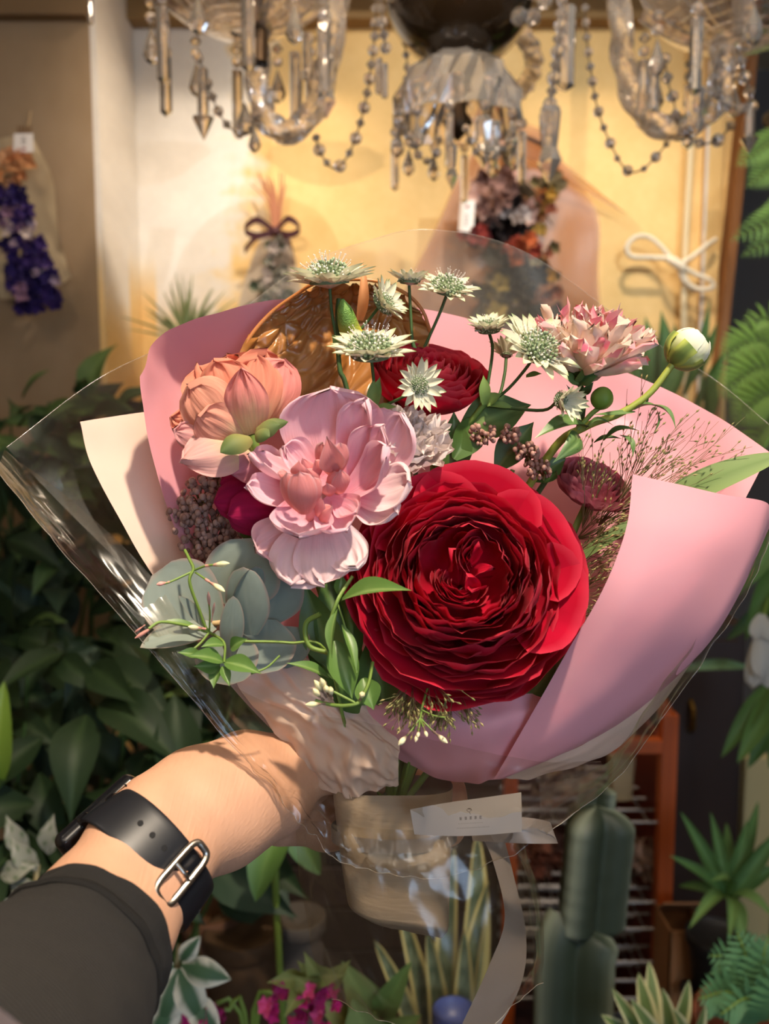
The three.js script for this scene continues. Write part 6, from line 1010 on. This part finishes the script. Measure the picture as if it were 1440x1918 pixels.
// dark cabinet beyond, cream board, cardboard box and black pots
{
  const zc = -1.66, W = (x, y, dz = 0) => onZ(x, y, zc + dz), x0 = W(1215, 1300).x, x1 = W(1392, 1300).x, yt = W(1300, 1170).y, c = thing('dark_cabinet', 'dark brown wooden cabinet standing beyond the orange shelf', 'cabinet', V3((x0 + x1) / 2, 0, zc)), m = std(0x2c1a10, 0.5);
  addW('body', box2(x0, x1, 0, yt, zc - 0.26, zc), m, c); const dr = addW('door', box2(x0 + 0.02, x1 - 0.02, 0.06, yt - 0.03, zc, zc + 0.018), m, c); const hp = W(1296, 1345, 0.03); addW('handle', tube([hp.clone().add(V3(0, 0.03, -0.012)), hp.clone().add(V3(0, 0.018, 0.006)), hp.clone().add(V3(0, -0.018, 0.006)), hp.clone().add(V3(0, -0.03, -0.012))], 0.005, 12, 8), std(0x8a6a34, 0.35, { metalness: 0.9 }), dr);
  const bz = -1.80, bd = thing('cream_board', 'cream painted board leaning at the frame edge behind the spider plant', 'board', V3(onZ(1440, 1500, bz).x, 0, bz)); addW('board_panel', new RoundedBoxGeometry(0.30, onZ(1440, 1415, bz).y, 0.03, 2, 0.004).translate(onZ(1388, 1500, bz).x + 0.15, onZ(1440, 1415, bz).y / 2, bz), std(0xb8a878, 0.7), bd);
  const zb = -1.42, b0 = onZ(1255, 1745, zb), b1 = onZ(1322, 1800, zb), cb = thing('cardboard_box', 'open brown cardboard box beside the orange shelf', 'box', V3((b0.x + b1.x) / 2, 0, zb)), card = std(0x9a6a42, 0.85);
  for (const [a, b, cc, d, e, f] of [[b0.x, b1.x, 0, b0.y, zb - 0.003, zb], [b0.x, b1.x, 0, b0.y, zb - 0.085, zb - 0.082], [b0.x, b0.x + 0.003, 0, b0.y, zb - 0.085, zb], [b1.x - 0.003, b1.x, 0, b0.y, zb - 0.085, zb], [b0.x, b1.x, 0, 0.003, zb - 0.085, zb]]) addW('panel', box2(a, b, cc, d, e, f), card, cb);
  addW('flap', box(b1.x - b0.x, 0.003, 0.06).rotateX(-0.7).translate((b0.x + b1.x) / 2, b0.y + 0.012, zb - 0.06), card, cb);
}
{
  // strap leaved spider plant in a black pot
  const z = -1.38, base = onZ(1345, 1760, z), o = thing('spider_plant', 'arching green strap leaved plant in a black pot on the shelf side', 'plant', base.clone().setY(0)); const st = base.y - 0.10;
  mesh('stand', lathe([[0.001, 0], [0.07, 0], [0.07, 0.01], [0.02, 0.03], [0.02, st - 0.02], [0.06, st], [0.001, st]], 20), darkPot, o); mesh('pot', potG(0.052, 0.11).translate(0, st, 0), darkPot, o);
  const S = (b, t, w, n, c, bg = 0.12) => pet(o, b, t, w, n, { shape: point(0.35, 0.4, 0.8), fold: 0.35, bulge: bg, nu: 4, nv: 14, color: greens(c, c.map((x) => x * 1.8)) }, M.bgLeaf, 'leaf');
  const g1 = [0.05, 0.11, 0.03], g2 = [0.10, 0.18, 0.05];
  for (const [t, w, c, bg] of [[[1252, 1602, 1.36], 26, g1, 0.1], [[1274, 1520, 1.40], 28, g1, 0.06], [[1330, 1520, 1.42], 24, g1, 0.05], [[1290, 1740, 1.30], 26, g2, 0.22], [[1400, 1535, 1.42], 30, g1, 0.05], [[1440, 1570, 1.40], 30, g1, 0.08], [[1460, 1620, 1.38], 30, g1, 0.1], [[1385, 1790, 1.30], 30, g2, 0.25], [[1365, 1760, 1.28], 24, g2, 0.2], [[1450, 1720, 1.32], 30, g2, 0.2], [[1420, 1500, 1.46], 26, g1, 0.05], [[1300, 1570, 1.44], 24, g1, 0.1], [[1360, 1540, 1.46], 26, g1, 0.04], [[1460, 1550, 1.40], 30, g1, 0.1], [[1270, 1660, 1.42], 22, g1, 0.15], [[1330, 1650, 1.30], 22, g2, 0.2]]) S([1362 + (t[0] - 1362) * 0.05, 1680, 1.38], t, w, [(t[0] - 1362) / 300, 0.9, 0.7], c, bg);
  // variegated rosette at the bottom
  const rz = at(1220, 1960, 1.05), v = thing('variegated_dracaena', 'rosette of cream striped leaves at the bottom beside the cactus', 'plant', rz.clone().setY(0)); mesh('pot', potG(0.09, rz.y - 0.02), darkPot, v);
  for (const [t, w] of [[[1145, 1850, .98], 34], [[1125, 1900, 1.0], 34], [[1195, 1822, 1.05], 36], [[1240, 1850, .98], 40], [[1290, 1835, 1.02], 36], [[1320, 1880, .98], 38], [[1180, 1870, .96], 38], [[1260, 1890, .94], 40], [[1110, 1930, .98], 36], [[1340, 1930, .98], 36], [[1215, 1800, 1.08], 30]]) pet(v, [1222 + (t[0] - 1222) * 0.1, 1965, 1.05], t, w, [(t[0] - 1222) / 250, 0.7, 0.9], { shape: point(0.5, 0.5, 0.7), cup: 0.3, bulge: 0.14, nu: 8, nv: 14, color: (u, vv) => mix3(mix3([0.06, 0.12, 0.04], [0.14, 0.20, 0.07], clamp(0.5 + noise(u * 4, vv * 3))), [0.55, 0.54, 0.30], sstep(0.55, 0.75, Math.abs(u))) }, M.bgLeaf, 'leaf');
}
// ferns and feathery foliage on the right
function fern(label, fronds, parentAt, col, support) {
  const o = thing('fern_plant', label, 'fern', parentAt), leafG = leaf(1, 0.24, { shape: point(0.4, 0.3), nu: 2, nv: 4, color: greens(col, col.map((x) => x * 1.9)) });
  if (support) support(o);
  for (const [pts, size, n] of fronds) {
    const P = pts.map(A), f = part('frond', o), C = new THREE.CatmullRomCurve3(P); addW('midrib', tube(P, [0.0022, 0.001], 14, 5), M.stem, f);
    const list = []; for (let i = 1; i <= n; i++) { const t = i / n, p = C.getPointAt(t), tg = C.getTangentAt(t), s = size * Math.sin(Math.PI * (0.15 + 0.82 * t)); for (const sd of [-1, 1]) { const d = tg.clone().multiplyScalar(0.75).add(tg.clone().cross(FW).multiplyScalar(sd)).add(V3(0, -0.15, 0.1 * sd)).normalize(); list.push(leafG.clone().applyMatrix4(new THREE.Matrix4().compose(p, facing(d, dir(0, 0.5, 1)), V3(s, s, s)))); } }
    const m = addW('leaflets', merge(list), M.bgLeaf, f); m.userData.kind = 'stuff';
  }
}
{
  const hook = (x, y, d) => (o) => { const p = at(x, y, d); addW('hanging_wire', tube([V3(p.x, HC, p.z), p], 0.0015, 3, 5), M.wire, o); addW('hanging_pot', potG(0.07, 0.09).translate(p.x, p.y - 0.06, p.z), darkPot, o); };
  fern('hanging fern at the frame edge below the chandelier', [[[[1500, 230, 1.75], [1440, 270, 1.72], [1380, 310, 1.7]], 0.05, 14], [[[1500, 260, 1.75], [1450, 310, 1.72], [1400, 350, 1.7]], 0.05, 14], [[[1520, 300, 1.75], [1460, 400, 1.7], [1370, 450, 1.68]], 0.055, 18], [[[1520, 330, 1.75], [1470, 430, 1.7], [1390, 480, 1.68]], 0.05, 18]], at(1500, 240, 1.75), [0.07, 0.13, 0.03], hook(1500, 240, 1.75));
  fern('light green feathery fern beside the white bud', [[[[1500, 700, 1.5], [1430, 640, 1.5], [1350, 665, 1.48]], 0.06, 16], [[[1500, 720, 1.5], [1430, 690, 1.48], [1345, 740, 1.45]], 0.06, 16], [[[1510, 750, 1.5], [1440, 740, 1.46], [1370, 790, 1.44]], 0.06, 16], [[[1510, 800, 1.5], [1440, 790, 1.46], [1395, 850, 1.44]], 0.05, 14], [[[1510, 690, 1.5], [1440, 600, 1.5], [1390, 610, 1.5]], 0.05, 14]], at(1510, 760, 1.5), [0.10, 0.17, 0.03], (o) => { const p = at(1510, 760, 1.5); addW('stem', tube([V3(p.x, 0.2, p.z), p], 0.004, 4, 6), M.stemDark, o); addW('pot', potG(0.1, 0.22).translate(p.x, 0, p.z), clay, o); });
  fern('blue green fern low in the corner beside the cardboard box', [[[[1420, 1900, 1.05], [1380, 1800, 1.03], [1330, 1790, 1.02]], 0.05, 16], [[[1430, 1900, 1.05], [1400, 1800, 1.02], [1380, 1745, 1.02]], 0.05, 16], [[[1440, 1900, 1.05], [1430, 1800, 1.02], [1440, 1750, 1.02]], 0.05, 16], [[[1420, 1910, 1.05], [1370, 1860, 1.02], [1310, 1870, 1.0]], 0.05, 16], [[[1430, 1910, 1.05], [1400, 1870, 1.0], [1350, 1900, .98]], 0.05, 14], [[[1440, 1910, 1.05], [1450, 1850, 1.0], [1470, 1800, 1.0]], 0.05, 14]], at(1430, 1915, 1.05).setY(0), [0.05, 0.12, 0.05], (o) => addW('pot', potG(0.08, at(1430, 1915, 1.05).y).translate(o.position.x, 0, o.position.z), clay, o));
  // dark strappy palm between the paper edge and the frame edge
  const p0 = at(1470, 1290, 1.45), pl = thing('kentia_palm', 'dark palm with broad drooping leaves beside the folded pink flap', 'plant', p0.clone().setY(0)); mesh('pot', potG(0.1, 0.2), clay, pl); addW('stem', tube([p0.clone().setY(0.18), p0], 0.006, 6, 6), M.stemDark, pl);
  for (const [b, t, w, c] of [[[1450, 1010, 1.40], [1345, 1140, 1.36], 56, [0.06, 0.14, 0.04]], [[1460, 1050, 1.40], [1395, 1200, 1.36], 40, [0.05, 0.11, 0.02]], [[1470, 1120, 1.42], [1360, 1200, 1.40], 34, [0.03, 0.07, 0.02]], [[1400, 1250, 1.42], [1250, 1258, 1.40], 22, [0.09, 0.16, 0.08]], [[1450, 1300, 1.42], [1380, 1430, 1.36], 40, [0.06, 0.12, 0.025]], [[1460, 1320, 1.42], [1400, 1440, 1.38], 36, [0.04, 0.09, 0.02]], [[1440, 1280, 1.42], [1350, 1420, 1.38], 34, [0.05, 0.10, 0.02]], [[1470, 1350, 1.42], [1440, 1440, 1.38], 40, [0.05, 0.10, 0.02]], [[1450, 990, 1.42], [1420, 1080, 1.38], 36, [0.07, 0.14, 0.03]]]) pet(pl, b, t, w, [-0.2, 0.6, 1], { shape: point(0.4, 0.3, 0.8), fold: 0.25, bulge: 0.12, nu: 5, nv: 12, color: greens(c, c.map((x) => x * 1.8)) }, M.bgLeaf, 'leaf');
  for (const q of [[1460, 1030, 1.41], [1450, 1300, 1.43]]) addW('stalk', tube([p0, A(q)], 0.003, 4, 5), M.stem, pl);
  const wf = thing('white_orchid', 'drooping white flower hanging among the dark palm leaves', 'flower', at(1425, 1200, 1.30)); for (const [b, t, w] of [[[1425, 1180, 1.30], [1408, 1290, 1.29], 40], [[1428, 1180, 1.30], [1440, 1290, 1.29], 42], [[1425, 1175, 1.30], [1420, 1270, 1.27], 34], [[1425, 1150, 1.30], [1410, 1195, 1.28], 26], [[1430, 1150, 1.30], [1440, 1200, 1.28], 26]]) pet(wf, b, t, w, [0, 0.2, 1], { cup: -0.4, shape: round(0.6, 0.3), ruf: 0.05, seed: w, color: () => [0.50, 0.50, 0.46] }, M.petal, 'petal'); addW('stem', tube([[1425, 1190, 1.305], [1440, 1120, 1.36], [1470, 1080, 1.42]].map(A), 0.0025, 8, 5), M.stem, wf);
  // dark green upright plants behind the bud, at the foot of the yellow wall
  const rw = rng(55), d0 = onZ(1230, 900, -1.75), du = thing('laurel_plant', 'dark green upright leaves at the foot of the yellow wall behind the white bud', 'plant', V3(d0.x + 0.03, CABTOP, d0.z)); mesh('pot', potG(0.08, 0.12), clay, du); addW('stem', merge([-0.06, 0, 0.07, 0.14].map((x) => tube([V3(d0.x + 0.03, CABTOP + 0.1, d0.z), d0.clone().add(V3(x, 0.0, 0)), d0.clone().add(V3(x * 1.3, 0.30, 0))], 0.004, 8, 5))), M.stemDark, du);
  for (const [b, t, w] of [[[1215, 740, 1.76], [1208, 592, 1.75], 38], [[1240, 740, 1.76], [1238, 580, 1.75], 36], [[1260, 740, 1.76], [1262, 605, 1.74], 36], [[1195, 740, 1.76], [1180, 615, 1.75], 34], [[1140, 720, 1.78], [1130, 600, 1.77], 24], [[1280, 740, 1.76], [1330, 560, 1.72], 22], [[1290, 720, 1.76], [1345, 600, 1.72], 22], [[1300, 760, 1.76], [1360, 650, 1.72], 26], [[1170, 740, 1.76], [1155, 590, 1.75], 22], [[1320, 800, 1.7], [1330, 690, 1.68], 30], [[1225, 760, 1.7], [1270, 660, 1.68], 34]]) pet(du, b, t, w, [0.1, 0.1, 1], { shape: point(0.45, 0.3), fold: 0.2, bulge: 0.08, color: greens([0.04, 0.10, 0.02], [0.08, 0.16, 0.04]) }, M.bgLeaf, 'leaf');
  // wispy air plant by the wall corner
  const ap = onZ(350, 640, -1.80), air = thing('air_plant', 'wispy green air plant in front of the wall corner', 'plant', ap), list = [], ra = rng(12); for (let i = 0; i < 70; i++) { const a = rr(ra, 0.15, 2.95), L = rr(ra, 60, 140), z = -1.8 + rr(ra, -.06, .1), P = [0, 0.4, 0.75, 1].map((t) => onZ(350 + Math.cos(a) * L * t, 640 - Math.sin(a) * L * t * (1 - 0.28 * t * Math.abs(Math.cos(a))), z)); list.push(paint(tube(P, (t) => 0.0038 * (1 - 0.85 * t), 8, 4), mix3([0.20, 0.25, 0.08], [0.34, 0.38, 0.16], ra()))); }
  addW('blades', merge(list), M.vc, air).userData.kind = 'stuff'; addW('base_bulb', lathe([[0.001, -0.03], [0.02, -0.022], [0.024, 0], [0.012, 0.02], [0.001, 0.024]], 14).translate(ap.x, ap.y, ap.z), M.stem, air); addW('wall_hook', tube([ap.clone().add(V3(0, 0, 0)), ap.clone().add(V3(0, -0.02, -0.08)), V3(ap.x, ap.y, ZB)], 0.002, 10, 5), M.wire, air);
}

// low dark plank bench along the foot of the yellow wall, with pots and stones on it
{
  const z = -1.62, W = (x, y) => onZ(x, y, z), x0 = XE + 0.03, x1 = W(935, 1700).x, yt = W(700, 1455).y, o = thing('plank_bench', 'low dark plank bench under the yellow wall, behind the hand', 'bench', V3((x0 + x1) / 2, 0, z)), ms = [0x2a1d14, 0x33231a, 0x241911].map((c) => std(c, 0.75));
  for (let k = 0; k < 4; k++) addW('plank', new RoundedBoxGeometry(x1 - x0, 0.022, 0.078, 2, 0.003).translate((x0 + x1) / 2, yt, z - 0.30 + k * 0.083), ms[k % 3], o);
  for (let k = 0; k < 9; k++) addW('front_board', new RoundedBoxGeometry(x1 - x0, 0.085, 0.018, 2, 0.003).translate((x0 + x1) / 2, yt - 0.06 - k * 0.089, z - 0.02), ms[(k * 2) % 3], o);
  for (const x of [x0 + 0.03, x1 - 0.03]) addW('leg', box2(x - 0.025, x + 0.025, 0, yt - 0.012, z - 0.09, z - 0.032), ms[0], o);
}
{
  const pots = [[455, 1740, 1.25, 0.055, 0x45301a, 'tan clay pot low behind the wrist'], [560, 1715, 1.30, 0.04, 0x4a443e, 'grey stone pot behind the broad leaf'], [395, 1700, 1.3, 0.05, 0x5a3a24, 'brown clay pot behind the watch']];
  for (const [x, y, d, r, c, label] of pots) { const p = at(x, y, d), t = p.y, o = thing('flower_pot', label, 'pot', p.clone().setY(0)); mesh('pot_body', lathe([[0.001, 0], [r * 0.8, 0], [r, t * 0.5], [r * 0.9, t - 0.02], [r * 1.05, t - 0.02], [r * 1.05, t], [r * 0.9, t], [0.001, t - 0.015]], 24), std(c, 0.8), o); }
}

renderer.render(scene, camera);
